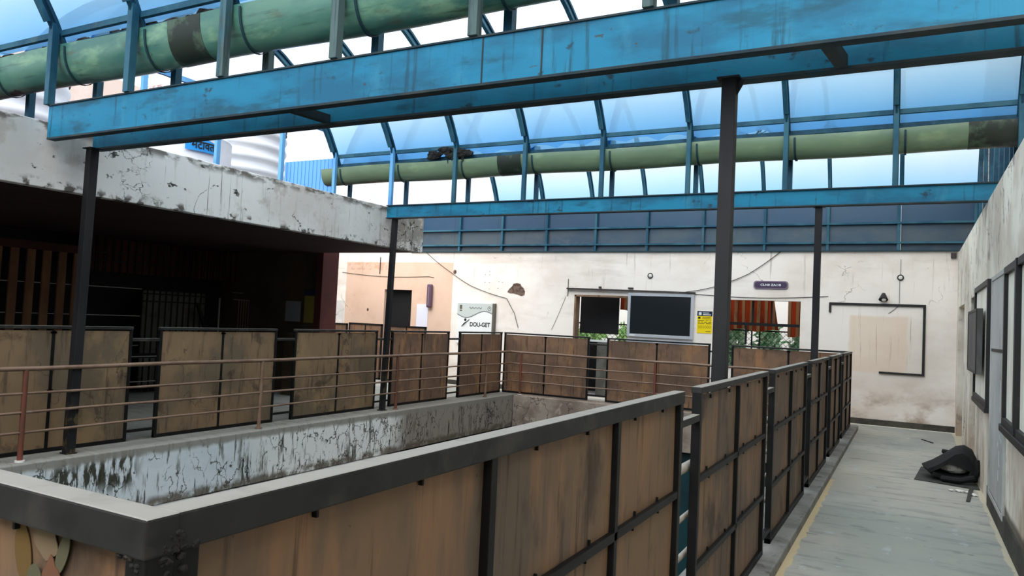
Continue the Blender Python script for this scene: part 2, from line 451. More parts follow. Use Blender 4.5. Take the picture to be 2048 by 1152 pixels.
# striped curtain
_p = Mat('striped_curtain', (196, 76, 38), .9)
_sp = _p.n('ShaderNodeSeparateXYZ'); _p.l(_p.pos, _sp.inputs[0])
_fr = _p.math('FRACT', _p.math('MULTIPLY', _sp.outputs['X'], 6.2))
_p.over(_p.math('GREATER_THAN', _fr, .52), (190, 152, 112), 1.0)
_p.over(_p.math('GREATER_THAN', _fr, .92), (120, 52, 34), 1.0)
_p.noise((120, 52, 36), (4, 4, 1), .56, .7, .6)
M['curtain'] = _p.done()

# pale stone building
_p = Mat('pale_stone_blocks', (206, 186, 152), .95)
_br = _p.n('ShaderNodeTexBrick'); _br.inputs['Scale'].default_value = 2.2
_br.inputs['Color1'].default_value = lin((214, 194, 158)); _br.inputs['Color2'].default_value = lin((188, 166, 132))
_br.inputs['Mortar'].default_value = lin((92, 74, 56)); _br.inputs['Mortar Size'].default_value = .025
_mp = _p.n('ShaderNodeMapping'); _mp.inputs['Rotation'].default_value = (PI / 2, 0, PI / 2)
_p.l(_p.pos, _mp.inputs[0]); _p.l(_mp.outputs[0], _br.inputs['Vector'])
_p.c = _br.outputs[0]
_p.crack((70, 56, 44), (2, 2, 2), .05, .45, .55, .8)
M['stone'] = _p.done()

# translucent roof sheet: sky-blue plastic, tint grading paler toward the crown of each vault
def roof_sheet_mat():
    p = Mat('blue_roof_sheet', (200, 220, 240), .3, 0, .3)
    sp = p.n('ShaderNodeSeparateXYZ'); p.l(p.pos, sp.inputs[0])
    wz = p.math('ADD', sp.outputs['Z'], p.math('MULTIPLY', p.noise_v((.5, .5, .5), 3), .35))
    mr = p.n('ShaderNodeMapRange'); p.l(wz, mr.inputs[0])
    mr.inputs[1].default_value = 4.35; mr.inputs[2].default_value = 6.2
    cr = p.n('ShaderNodeValToRGB'); p.l(mr.outputs[0], cr.inputs[0])
    e = cr.color_ramp.elements
    e[0].position = 0.0; e[0].color = (.20, .56, 1.0, 1)
    e[1].position = 1.0; e[1].color = (.95, .985, 1, 1)
    a = e.new(.2); a.color = (.40, .73, 1.0, 1)
    b = e.new(.55); b.color = (.80, .94, 1.0, 1)
    tr = p.n('ShaderNodeBsdfTransparent'); p.l(cr.outputs[0], tr.inputs[0])
    df = p.n('ShaderNodeBsdfTranslucent'); p.l(cr.outputs[0], df.inputs[0])
    mx = p.n('ShaderNodeMixShader'); mx.inputs[0].default_value = .74
    p.l(tr.outputs[0], mx.inputs[1]); p.l(df.outputs[0], mx.inputs[2])
    p.l(mx.outputs[0], p.out.inputs[0])
    return p.m
M['roof_sheet'] = roof_sheet_mat()

# ------------------------------------------------------------------ geometry helpers
class MB:
    def __init__(s): s.b = bmesh.new()
    def box(s, lo, hi, rz=0.0, piv=None):
        c = [(a + b) / 2 for a, b in zip(lo, hi)]
        d = [abs(b - a) for a, b in zip(lo, hi)]
        mt = Matrix.Translation(c) @ Matrix.Diagonal((d[0], d[1], d[2], 1))
        r = bmesh.ops.create_cube(s.b, size=1, matrix=mt)
        if rz: bmesh.ops.rotate(s.b, verts=r['verts'], cent=piv or c, matrix=Matrix.Rotation(rz, 3, 'Z'))
        return s
    def bar(s, a, b, w, h=None, up=(0, 0, 1)):
        a = Vector(a); b = Vector(b); h = h or w
        z = (b - a); L = z.length; z.normalize()
        u = Vector(up)
        if abs(z.dot(u)) > .99: u = Vector((0, 1, 0))
        x = z.cross(u).normalized(); y = z.cross(x).normalized()
        rot = Matrix((x, y, z)).transposed().to_4x4()
        mt = Matrix.Translation((a + b) / 2) @ rot @ Matrix.Diagonal((w, h, L, 1))
        bmesh.ops.create_cube(s.b, size=1, matrix=mt)
        return s
    def cyl(s, a, b, r, r2=None, seg=14):
        a = Vector(a); b = Vector(b); z = b - a; L = z.length
        q = z.to_track_quat('Z', 'Y').to_matrix().to_4x4()
        bmesh.ops.create_cone(s.b, cap_ends=True, segments=seg, radius1=r, radius2=r if r2 is None else r2, depth=L,
                              matrix=Matrix.Translation((a + b) / 2) @ q)
        return s
    def tube(s, pts, r, seg=8, closed=False):
        pts = [Vector(p) for p in pts]; rings = []; n = len(pts)
        up = None
        for i, p in enumerate(pts):
            t = (pts[min(i + 1, n - 1)] - pts[max(i - 1, 0)]).normalized()
            if up is None: up = t.orthogonal().normalized()
            up = (up - t * up.dot(t)).normalized(); v = t.cross(up)
            rr = r[i] if isinstance(r, (list, tuple)) else r
            rings.append([s.b.verts.new(p + (up * math.cos(k * 2 * PI / seg) + v * math.sin(k * 2 * PI / seg)) * rr) for k in range(seg)])
        for A, B in zip(rings, rings[1:]):
            for k in range(seg): s.b.faces.new((A[k], A[(k + 1) % seg], B[(k + 1) % seg], B[k]))
        s.b.faces.new(rings[0][::-1]); s.b.faces.new(rings[-1])
        return s
    def sweep(s, prof, path):
        """prof: closed list of 2-D offsets; path: list of (origin, xaxis, yaxis)"""
        rings = [[s.b.verts.new(Vector(o) + Vector(x) * a + Vector(y) * b) for a, b in prof] for o, x, y in path]
        n = len(prof)
        for A, B in zip(rings, rings[1:]):
            for k in range(n): s.b.faces.new((A[k], A[(k + 1) % n], B[(k + 1) % n], B[k]))
        s.b.faces.new(rings[0][::-1]); s.b.faces.new(rings[-1])
        return s
    def prism(s, pts, d):
        """closed polygon pts (3-D), pushed along vector d"""
        d = Vector(d); A = [s.b.verts.new(Vector(p)) for p in pts]; B = [s.b.verts.new(Vector(p) + d) for p in pts]; n = len(A)
        s.b.faces.new(A[::-1]); s.b.faces.new(B)
        for k in range(n): s.b.faces.new((A[k], A[(k + 1) % n], B[(k + 1) % n], B[k]))
        return s
    def ball(s, c, r, sub=2, sc=(1, 1, 1), jit=0.0):
        q = bmesh.ops.create_icosphere(s.b, subdivisions=sub, radius=r, matrix=Matrix.Translation(c) @ Matrix.Diagonal((*sc, 1)))
        if jit:
            for v in q['verts']: v.co += Vector([random.uniform(-jit, jit) for _ in range(3)])
        return s
    def build(s, name, mat, parent=None, smooth=False, bevel=0.0, origin=None):
        bmesh.ops.recalc_face_normals(s.b, faces=s.b.faces)
        me = bpy.data.meshes.new(name)
        if origin is None:
            if parent is not None: origin = Vector((0, 0, 0)) if parent.get('_local') else Vector(parent.location)
            elif len(s.b.verts):
                xs = [v.co for v in s.b.verts]
                origin = Vector(((min(v.x for v in xs) + max(v.x for v in xs)) / 2, (min(v.y for v in xs) + max(v.y for v in xs)) / 2, min(v.z for v in xs)))
            else: origin = Vector()
        origin = Vector(origin)
        for v in s.b.verts: v.co -= origin
        s.b.to_mesh(me); s.b.free()
        me.materials.append(M[mat] if isinstance(mat, str) else mat)
        if smooth:
            for p in me.polygons: p.use_smooth = True
            me.set_sharp_from_angle(angle=math.radians(40))
        o = bpy.data.objects.new(name, me)
        COL.objects.link(o)
        if parent is not None:
            o.parent = parent
            o.location = (0, 0, 0)
        else: o.location = origin
        if bevel:
            m = o.modifiers.new('bevel', 'BEVEL'); m.width = bevel; m.segments = 2; m.limit_method = 'ANGLE'
        return o

LABELS = {}
def tag(o, label, cat, group=None, kind=None):
    o['label'] = label; o['category'] = cat
    if group: o['group'] = group
    if kind: o['kind'] = kind
    LABELS.setdefault(label, []).append(o.name)
    return o
def thing(name, loc, label, cat, group=None, kind=None):
    o = bpy.data.objects.new(name, None); COL.objects.link(o)
    o.location = loc; o.empty_display_size = .1
    return tag(o, label, cat, group, kind)
def copy_tree(o, parent=None):
    c = o.copy(); COL.objects.link(c); c.parent = parent
    for ch in list(o.children): copy_tree(ch, c)
    return c
ORD = ['first', 'second', 'third', 'fourth', 'fifth', 'sixth', 'seventh', 'eighth', 'ninth', 'tenth', 'eleventh']

def text_mesh(body, size, fit=None):
    cu = bpy.data.curves.new('lettering', 'FONT')
    cu.body = body; cu.size = size; cu.extrude = .001; cu.offset = size * .02
    cu.align_x = 'CENTER'; cu.align_y = 'CENTER'
    tmp = bpy.data.objects.new('tmp', cu); COL.objects.link(tmp)
    dg = bpy.context.evaluated_depsgraph_get()
    me = bpy.data.meshes.new_from_object(tmp.evaluated_get(dg))
    bpy.data.objects.remove(tmp); bpy.data.curves.remove(cu)
    if fit and len(me.vertices):
        xs = [v.co.x for v in me.vertices]; ys = [v.co.y for v in me.vertices]
        cx, cy = (min(xs) + max(xs)) / 2, (min(ys) + max(ys)) / 2
        kx, ky = fit[0] / (max(xs) - min(xs)), fit[1] / (max(ys) - min(ys))
        for v in me.vertices: v.co.x = (v.co.x - cx) * kx; v.co.y = (v.co.y - cy) * ky
    return me
def lettering(name, body, centre, fit, mat, parent):
    """upright text facing -y, centred at a world point"""
    me = text_mesh(body, .1, fit)
    o = bpy.data.objects.new(name, me); COL.objects.link(o)
    me.materials.clear(); me.materials.append(M[mat])
    o.parent = parent; o.location = Vector(centre) - parent.location
    o.rotation_euler = (PI / 2, 0, 0)
    return o

def wall_grid(axis, c0, c1, lo, hi, z0, z1, holes):
    """boxes filling a wall slab except for holes [(a0,a1,z0,z1)]; axis = direction the wall runs"""
    mb = MB()
    As = sorted({lo, hi, *[h[0] for h in holes], *[h[1] for h in holes]})
    for a, b in zip(As, As[1:]):
        zs = [(h[2], h[3]) for h in holes if h[0] <= a + 1e-6 and h[1] >= b - 1e-6]
        cur = z0
        segs = []
        for h0, h1 in sorted(zs):
            if h0 > cur: segs.append((cur, h0))
            cur = max(cur, h1)
        if cur < z1: segs.append((cur, z1))
        for s0, s1 in segs:
            if axis == 'x': mb.box((a, c0, s0), (b, c1, s1))
            else: mb.box((c0, a, s0), (c1, b, s1))
    return mb

XF, XL, YF, Y0, H = -.933, -8.037, 14.69, .70, 1.405
XW, YW, HW = .749, 15.964, 3.335

# ================================================================== SETTING
f = MB()
f.box((-.7955, -3.0, -.2), (XW + .3, YW + .3, 0))
f.box((-20, 14.95, -.2), (-.7955, YW + .3, 0))
f.box((-20, -3.0, -.2), (-8.2, 14.95, 0))
f.box((-8.2, -3.0, -.2), (-.7955, .3, 0))
tag(f.build('floor', 'floor'), 'worn grey cement floor of the gallery around the open well', 'floor', kind='structure')

wf = wall_grid('x', YW, YW + .24, -16, 1.0, 0, HW, [(-12.46, -11.49, 0, 2.37), (-6.89, -5.57, 0, 2.33), (-3.45, -1.96, .9, 2.325)])
tag(wf.build('wall_back', 'wall_far'), 'stained cream plaster wall across the far end', 'wall', kind='structure')
wr_ = wall_grid('y', XW, XW + .25, -3.0, YW + .2, 0, 3.30, [(13.85, 15.5, 0, 2.28), (11.25, 12.35, 0, 2.30)])
tag(wr_.build('wall_right', 'wall_right'), 'dirty grey plaster wall along the right side of the corridor', 'wall', kind='structure')
# recessed doorways in the right wall
for i, (a, b) in enumerate(((13.85, 15.5), (11.25, 12.35))):
    d = MB().box((XW + .19, a, 0), (XW + .26, b, 2.30))
    tag(d.build('door_%d' % (i + 1), 'reveal'),
        ['brown recessed doorway next to the far corner in the right wall', 'brown recessed doorway beside the shuttered window in the right wall'][i], 'door', kind='structure')
sk = MB().box((-13.9, YW - .02, 0), (-12.46, YW, .11)).box((-11.49, YW - .02, 0), (-6.89, YW, .11)).box((-5.57, YW - .02, 0), (XW, YW, .11))
tag(sk.build('baseboard_back', 'skirt'), 'dark skirting along the foot of the far wall', 'skirting', kind='structure')
sk = MB().box((XW - .015, -3, 0), (XW, 9.3, .2))
tag(sk.build('baseboard_right', 'skirt'), 'dark skirting along the foot of the right wall', 'skirting', kind='structure')

b = MB().box((-8.0, -2.75, 0), (XW + .25, -2.55, 3.7))  # unseen wall, added to cut the light on the nearest fence panel
tag(b.build('wall_front', 'wall_right'), 'unseen plaster wall behind the camera, added to shade the near fence', 'wall', kind='structure')
# kerbs and inner faces of the well
k = MB().box((-8.2, .3, -.62), (-7.59, 14.95, .07))
tag(k.build('trim_1', 'well', bevel=.012), 'peeling white painted slab edge on the left side of the well', 'slab edge', kind='structure')
k = MB().box((-7.58, 14.42, -.72), (-1.32, 14.95, .06))
tag(k.build('trim_2', 'well_far', bevel=.012), 'bare brown rendered slab edge at the far side of the well', 'slab edge', kind='structure')
k = MB().box((-1.31, .3, -.62), (-.7955, 14.95, .075))
tag(k.build('trim_3', 'kerb', bevel=.012), 'grey kerb under the fence along the corridor', 'kerb', kind='structure')
k = MB().box((-7.58, .3, -.62), (-1.32, .95, .07))
tag(k.build('trim_4', 'kerb', bevel=.012), 'grey kerb under the nearest fence panel', 'kerb', kind='structure')
lg = MB()
y = .96
while y < 10.4:
    y2 = min(y + random.uniform(.5, 1.1), 10.45)
    lg.box((-7.7, y, -.82 + random.uniform(-.01, .01)), (-7.50 + random.uniform(-.02, .02), y2 - .004, -.62 + random.uniform(-.015, .0)))
    y = y2
tag(lg.build('trim_5', 'concrete', bevel=.015), 'rough grey masonry ledge below the peeling white slab edge', 'ledge', kind='structure')
# storey below
b = MB().box((-12, -2, -3.5), (1.0, 17, -3.35))
tag(b.build('floor_below', 'teal_dark'), 'dark teal floor of the storey below, seen down the well', 'floor', kind='structure')
b = MB().box((-12.2, -2, -3.35), (-12, 17, -.2)).box((1.0, -2, -3.35), (1.2, 17, -.2)).box((-12, 16.8, -3.35), (1, 17, -.2)).box((-12, -2, -3.35), (1, -1.8, -.2))
tag(b.build('wall_below', 'under'), 'dark walls of the storey below the gallery', 'wall', kind='structure')
b = MB().box((-7.9, 14.6, -3.35), (-1.1, 14.7, -.72))
tag(b.build('partition_below', 'teal_dark'), 'dark teal partition under the far slab edge, down in the well', 'wall', kind='structure')

# left veranda: roof slab with its white stained edge
s_ = MB().box((-7.98, -2.5, 2.825), (-7.858, 11.15, 3.505))
tag(s_.build('wall_left_slab_edge', 'fascia', bevel=.01), 'white stained and cracked edge of the left veranda roof slab', 'slab edge', kind='structure')
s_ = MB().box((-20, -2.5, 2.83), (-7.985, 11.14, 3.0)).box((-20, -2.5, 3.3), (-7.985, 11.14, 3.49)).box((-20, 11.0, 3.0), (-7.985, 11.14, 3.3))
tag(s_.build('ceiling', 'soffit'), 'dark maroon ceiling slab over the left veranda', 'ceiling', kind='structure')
s_ = MB().box((-10.45, 11.22, 0), (-10.28, 11.68, 3.4))
tag(s_.build('pillar', 'maroon', bevel=.01), 'maroon pillar at the end of the dark veranda', 'pillar', kind='structure')
s_ = MB().box((-13.4, 11.24, 0), (-10.46, 11.45, 3.4))
tag(s_.build('wall_veranda_end', 'end_wall'), 'brown end wall of the dark veranda with two notices', 'wall', kind='structure')
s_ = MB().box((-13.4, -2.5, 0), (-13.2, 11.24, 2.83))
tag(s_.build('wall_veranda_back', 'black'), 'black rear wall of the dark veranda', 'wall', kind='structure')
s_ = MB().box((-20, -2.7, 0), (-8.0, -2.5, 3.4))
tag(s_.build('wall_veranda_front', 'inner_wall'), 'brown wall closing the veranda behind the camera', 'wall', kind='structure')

# ================================================================== VERANDA CONTENTS
XB = -12.5
lv = thing('slatted_screen', (XB, 7.1, 0), 'screen of wide tan upright slats at the left of the dark veranda', 'screen')
for i in range(9):
    y = 7.66 - i * .253
    MB().box((XB - .02, y - .065, .1), (XB + .02, y + .065, 2.47)).build('slat', 'slat', lv, bevel=.004)
MB().box((XB - .06, 5.3, 2.47), (XB + .03, 7.8, 2.60)).box((XB - .06, 5.3, 0), (XB + .03, 7.8, .1)).build('frame', 'inner_wall', lv)
for z in (1.94, 1.44, .9):
    MB().bar((XB - .05, 5.4, z), (XB - .05, 8.93, z), .014).build('glint_rod', 'light_metal', lv)  # pale rods painted in for the glints on the louvre slats
bd = thing('red_boarding', (XB - .3, 9.5, 2.0), 'dull red upright boarding behind bars high in the veranda', 'boarding')
for i in range(22):
    y = 7.85 + i * .155
    MB().box((XB - .32, y, 2.22), (XB - .28, y + .13, 3.1 if False else 2.82)).build('board', 'red_panel', bd)
gr = thing('upper_grille', (XB - .1, 9.5, 2.1), 'black bar grille fixed in front of the red boarding', 'grille')
for i in range(24):
    y = 7.80 + i * .145
    MB().bar((XB - .1, y, 2.18), (XB - .1, y, 2.83), .022).build('bar', 'dark_iron', gr)
for z in (2.40, 2.55):
    MB().bar((XB - .1, 7.75, z), (XB - .1, 11.2, z), .02).build('cross_bar', 'dark_iron', gr)
gt = thing('barred_gate', (XB, 9.7, 0), 'barred gate with a pale panel behind it in the dark veranda', 'gate')
MB().box((XB - .08, 8.98, .1), (XB - .05, 10.35, 1.92)).build('back_panel', 'gate_panel', gt)
for i in range(11):
    y = 9.02 + i * .132
    MB().bar((XB, y, .05), (XB, y, 1.95), .022).build('bar', 'dark_iron', gt)
for z in (.15, 1.0, 1.72, 1.86):
    MB().bar((XB, 8.95, z), (XB, 10.42, z), .022).build('cross_bar', 'dark_iron', gt)
tag(MB().bar((XB + .15, 10.02, 1.70), (XB + .15, 10.30, 1.05), .07, .05).bar((XB + .15, 9.95, 1.72), (XB + .15, 10.07, 1.69), .05).bar((XB + .15, 10.28, 1.1), (XB + .15, 10.28, 0), .05)
    .build('gate_lever', 'dark_iron'), 'black slanted lever standing in front of the barred gate', 'lever')
tag(MB().box((XB + .05, 10.60, .02), (XB + .07, 10.63, 1.86)).build('bright_door_edge', 'light_metal'), 'thin bright upright strip of a doorway beside the barred gate', 'door edge')
rk = thing('wire_rack', (XB + .3, 10.95, 0), 'thin metal rack with pinkish rods near the veranda end wall', 'rack')
MB().bar((XB + .3, 10.75, 1.84), (XB + .3, 11.18, 1.83), .012).bar((XB + .3, 10.72, 1.98), (XB + .3, 11.0, 1.98), .01).build('top_rod', 'light_metal', rk)
for i in range(5):
    y = 10.9 + i * .065
    MB().bar((XB + .3, y, 0), (XB + .3, y, 1.83), .009).build('rod', 'pipe', rk)
dk = thing('dark_table', (XB + .6, 8.4, 0), 'low dark bench with light metal edges behind the left fence gap', 'bench')
MB().box((XB + .9, 7.3, .78), (XB + 1.4, 9.0, .82)).build('top', 'black', dk)
for q in ((XB + .93, 7.35), (XB + .93, 8.95), (XB + 1.37, 7.35), (XB + 1.37, 8.95)):
    MB().bar((q[0], q[1], 0), (q[0], q[1], .78), .04).build('leg', 'black', dk)
MB().bar((XB + 1.405, 7.3, .81), (XB + 1.405, 9.0, .81), .012).bar((XB + 1.4, 7.3, .4), (XB + 1.4, 9.0, .4), .012).build('edge_strip', 'light_metal', dk)
# notices on the veranda end wall
tag(MB().box((-11.22, 11.225, 1.45), (-10.82, 11.239, 1.86)).build('pinned_sheet', 'dim_paper'), 'dim white sheet pinned on the veranda end wall', 'notice')
po = thing('notice_poster', (-10.56, 11.225, 1.45), 'dim yellow notice with dark header on the veranda end wall', 'notice')
MB().box((-10.72, 11.228, 1.44), (-10.46, 11.239, 1.98)).build('sheet', 'old_yellow', po)
MB().box((-10.73, 11.222, 1.98), (-10.45, 11.239, 2.10)).build('header', 'navy', po)
tag(MB().box((-11.0, 11.0, 0), (-10.45, 11.2, 1.22)).build('locker', 'end_wall', bevel=.01), 'olive cabinet standing against the veranda end wall', 'cabinet')

# ================================================================== FENCES
def panel(name, P, d, outer, L, cols, sheet, label, group, link=0, rails=True, bolts=True, top=.034):
    """fence panel: P start point on the fence line, d unit direction, outer unit normal toward the corridor"""
    P = Vector((P[0], P[1], 0)); d = Vector((d[0], d[1], 0)); nrm = Vector((outer[0], outer[1], 0))
    t = thing(name, P, label, 'fence panel', group)
    z0 = .075; w = .045 if top > .04 else .036
    def at(u, z, o=0): return P + d * u + nrm * o + Vector((0, 0, z))
    mb = MB()
    def bx(mb, u0, u1, za, zb, o0, o1):
        pts = [at(u0, za, o0), at(u1, za, o0), at(u1, za, o1), at(u0, za, o1)]
        mb.prism(pts, (0, 0, zb - za))
    for u0, u1 in ((0, w), (L - w, L)): bx(mb, u0, u1, z0, H - .005, -.025, .02)
    bx(mb, 0, L, z0, z0 + .04, -.02, .02)
    mb.build('frame', 'frame', t, bevel=.003)
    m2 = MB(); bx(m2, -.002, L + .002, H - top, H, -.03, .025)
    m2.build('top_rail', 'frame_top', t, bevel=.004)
    edges = [0] + cols + [L]
    for c in cols:
        m = MB(); bx(m, c - .016, c + .016, z0 + .03, H - .05, -.02, .018); m.build('mullion', 'frame', t, bevel=.002)
    if rails:
        for z in (.94, .50):
            m = MB(); bx(m, w, L - w, z - .016, z + .016, -.004, .018); m.build('cross_rail', 'frame', t, bevel=.002)
    for a, b_ in zip(edges, edges[1:]):
        a2 = a + (.03 if a == 0 else .012); b2 = b_ - (.03 if b_ == L else .012)
        m = bmesh.new(); nu, nz = 8, 12; g = {}
        sd = random.random() * 9
        for side, off in ((0, -.012), (1, -.006)):
            for i in range(nu + 1):
                for j in range(nz + 1):
                    u = a2 + (b2 - a2) * i / nu; z = z0 + .035 + (H - .085 - z0) * j / nz
                    wv = .004 * math.sin(u * 7 + sd) * math.sin(z * 6 + sd * 2)
                    g[side, i, j] = m.verts.new(at(u, z, off + wv * .6))
        for i in range(nu):
            for j in range(nz):
                m.faces.new((g[0, i, j], g[0, i + 1, j], g[0, i + 1, j + 1], g[0, i, j + 1]))
                m.faces.new((g[1, i, j], g[1, i, j + 1], g[1, i + 1, j + 1], g[1, i + 1, j]))
        for i in range(nu):
            m.faces.new((g[0, i, 0], g[1, i, 0], g[1, i + 1, 0], g[0, i + 1, 0]))
            m.faces.new((g[0, i, nz], g[0, i + 1, nz], g[1, i + 1, nz], g[1, i, nz]))
        for j in range(nz):
            m.faces.new((g[0, 0, j], g[0, 0, j + 1], g[1, 0, j + 1], g[1, 0, j]))
            m.faces.new((g[0, nu, j], g[1, nu, j], g[1, nu, j + 1], g[0, nu, j + 1]))
        q = MB(); q.b.free(); q.b = m
        q.build('sheet', sheet, t, smooth=True)
        if bolts:
            for z, dz in ((H - .065, -1), (.965, 1), (.915, -1), (.525, 1), (.475, -1)):
                for fr in (.28, .72):
                    u = a2 + (b2 - a2) * (fr + random.uniform(-.06, .06))
                    m = MB(); m.prism([at(u - .004, z - .010, -.004), at(u + .004, z - .010, -.004), at(u + .003, z - .010, .006), at(u - .003, z - .010, .006)], (0, 0, .020))
                    m.build('clip', 'frame', t)
        else:
            for z in (H - .07, .72, .3):
                m = MB(); uu = b_ if b_ != L else a
                uu = min(max(uu, .06), L - .06)
                m.prism([at(uu - .03, z - .01, -.022), at(uu + .03, z - .01, -.022), at(uu + .03, z - .01, -.012), at(uu - .03, z - .01, -.012)], (0, 0, .02))
                m.build('clip', 'frame', t)
    if link:
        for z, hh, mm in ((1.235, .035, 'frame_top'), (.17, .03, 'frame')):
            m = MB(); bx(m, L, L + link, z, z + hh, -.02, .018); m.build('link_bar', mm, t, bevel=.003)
    return t

# right-hand row, outer side faces the corridor (+x)
RY = [(.727, 3.43), (3.75, 5.74), (6.06, 8.12), (8.50, 10.36), (10.78, 12.42), (12.82, 14.69)]
RLAB = ['largest brown fence panel, nearest the camera, running off from the corner',
        'brown corridor fence panel just past the first gap',
        'brown corridor fence panel past the second gap, with a curled bottom edge',
        'fourth brown corridor fence panel from the camera, buckled and streaked pale',
        'fifth brown corridor fence panel from the camera',
        'farthest brown corridor fence panel, ending at the far corner of the well']
for i, (a, b_) in enumerate(RY):
    L = b_ - a
    cols = [.935, 1.855] if i == 0 else [L * .5]
    nxt = RY[i + 1][0] - b_ if i < 5 else 0
    panel('fence_panel', (XF, a), (0, 1), (1, 0), L, cols, 'sheet_r', RLAB[i], 'fence panels along the corridor', link=nxt, top=.056 if i == 0 else .034)
LY = [(3.3, 5.63), (5.99, 7.89), (8.25, 10.19), (10.60, 12.44), (12.84, 14.60)]
LY = [(1.0, 3.0), (3.35, 5.63)] + LY[1:]
LLAB = ['tan fence panel on the left side, hidden beyond the frame edge',
        'tan fence panel at the left edge of the picture, behind the rusty-footed column',
        'tan fence panel left of the well between the two widest dark gaps',
        'tan fence panel in front of the olive cabinet on the left side',
        'brown streaked fence panel right of the thin leaning column',
        'narrow-looking brown fence panel next to the far left corner of the well']
for i, (a, b_) in enumerate(LY):
    L = b_ - a
    if i == 0: continue
    nxt = LY[i + 1][0] - b_ if i < 5 else 0
    panel('fence_panel', (XL, a), (0, 1), (-1, 0), L, [L * (.6 if i == 1 else .5)], 'sheet_l' if i < 4 else 'sheet_f', LLAB[i], 'fence panels left of the well', link=nxt, rails=True, bolts=False)
FX = [(-8.0, -5.96), (-5.56, -3.43), (-3.02, -.955)]
FLAB = ['rust-brown far fence panel starting at the far left corner',
        'rust-brown far fence panel in the middle, below the dark sliding window',
        'rust-brown far fence panel below the striped curtain']
for i, (a, b_) in enumerate(FX):
    L = b_ - a
    panel('fence_panel', (a, YF), (1, 0), (0, 1), L, [L * .5], 'sheet_f', FLAB[i], 'fence panels at the far side of the well', link=(FX[i + 1][0] - b_ if i < 2 else 0), bolts=False)
nearp = panel('fence_panel', (-3.0, Y0), (1, 0), (0, -1), 2.092, [1.0], 'sheet_r', 'nearest fence panel with a faded painted flower, bottom left', 'fence panels beside the camera', top=.056)
# faded flower painted on the near panel
def flat(name, pts, mat, y=None):
    y = Y0 + .0035 if y is None else y
    return MB().prism([(px, y, pz) for px, pz in pts], (0, -.0012, 0)).build(name, mat, nearp)
def ell(cx, cz, rx, rz, n=20, rot=0.0, wob=0.0):
    o = []
    for k in range(n):
        a = 2 * PI * k / n; r = 1 + wob * math.sin(5 * a)
        x_, z_ = rx * r * math.cos(a), rz * r * math.sin(a)
        o.append((cx + x_ * math.cos(rot) - z_ * math.sin(rot), cz + x_ * math.sin(rot) + z_ * math.cos(rot)))
    return o
ff = Y0 + .0035
flat('painted_leaf', ell(-1.235, 1.295, .022, .048, rot=.25), 'flower_gold', ff)
flat('painted_petal', ell(-1.175, 1.325, .034, .026, rot=-.6, wob=.08), 'flower_pale', ff - .0013)
flat('painted_leaf', ell(-1.128, 1.312, .013, .034, rot=-.35), 'flower_green', ff - .0026)
flat('painted_flower', ell(-1.150, 1.262, .022, .040, rot=.1, wob=.14), 'flower_red', ff - .0039)
flat('painted_disc', ell(-1.192, 1.262, .019, .024), 'flower_green', ff - .0052)

# corner post between the two near panels, with lumpy weld
cp = thing('corner_post', (-.955, .745, .07), 'dark square corner post with lumpy weld, nearest the camera', 'post')
MB().box((-1.0, .728, .07), (-.957, .77, 1.345)).build('post', 'frame', cp, bevel=.003)
wm = MB()
for k in range(60):
    rr = random.uniform(.004, .010)
    if k % 2: p_ = (-.926 - abs(random.gauss(0, .022)), .680 + rr * .55, 1.352 + random.gauss(0, .013))
    else: p_ = (-.908 - rr * .55, .700 + abs(random.gauss(0, .024)), 1.352 + random.gauss(0, .013))
    wm.ball(p_, rr, 2, (1, 1, .8), jit=rr * .12)
wm.build('weld', 'weld', cp, smooth=True)

# second fence, short panels on the far gallery left of the corner
g2 = 'short fence panels in front of the peach wall'
# (tops stand just above the left row of panels)
for x0, x1, lab, dz in ((-13.9, -13.05, 'short dull fence panel below the peach wall, farthest left', 0), (-13.0, -11.9, 'short fence panel left of the dark doorway, slightly taller than its neighbour', .03), (-11.75, -10.55, 'short fence panel in front of the dark doorway', .02)):
    t = thing('short_fence_panel', (x0, 15.3, 0), lab, 'fence panel', g2)
    L = x1 - x0; zt = 1.39 + dz
    MB().box((x0, 15.28, 0), (x0 + .04, 15.32, zt)).box((x1 - .04, 15.28, 0), (x1, 15.32, zt)).box((x0, 15.28, zt - .04), (x1, 15.32, zt)).box((x0, 15.28, 0), (x1, 15.32, .04)).build('frame', 'frame', t)
    MB().box((x0 + L / 2 - .015, 15.285, 0.04), (x0 + L / 2 + .015, 15.315, zt - .04)).build('mullion', 'frame', t)
    MB().box((x0 + .03, 15.295, .03), (x0 + L / 2 - .012, 15.305, zt - .03)).build('sheet', 'sheet_f', t)
    MB().box((x0 + L / 2 + .012, 15.295, .03), (x1 - .03, 15.305, zt - .03)).build('sheet', 'sheet_f', t)

# ================================================================== PIPE RAILINGS
ZR = [(.99, .024), (.74, .014), (.555, .015), (.36, .014)]
def railing(a, b_, posts, label, mat='pipe', postmat='pipe_post'):
    a = Vector(a); b_ = Vector(b_)
    t = thing('pipe_railing', (*((a + b_) / 2)[:2], .07), label, 'railing')
    n = 24
    for z, r in ZR:
        pts = []
        for i in range(n + 1):
            p = a.lerp(b_, i / n)
            pts.append(Vector((p.x, p.y, z + .004 * math.sin(i * 1.3 + z * 9))))
        MB().tube(pts, r, 10).build('top_rail' if z > .9 else 'rail', mat, t, smooth=True)
    for p in posts:
        MB().cyl((p[0], p[1], .07), (p[0], p[1], .975), .025).build('post', postmat if p is posts[0] or p is posts[-2] else mat, t, smooth=True)
        MB().cyl((p[0], p[1], .07), (p[0], p[1], .088), .045).build('foot_plate', 'scrap' if p is posts[0] else mat, t, smooth=True)
    return t
XPL = -7.71; YPF = 14.47; XPR = -.992
railing((XPL, 1.05), (XPL, YPF), [(XPL, 4.29), (XPL, 7.35), (XPL, 10.38), (XPL, 13.42)], 'brown four-bar pipe railing on the left kerb of the well')
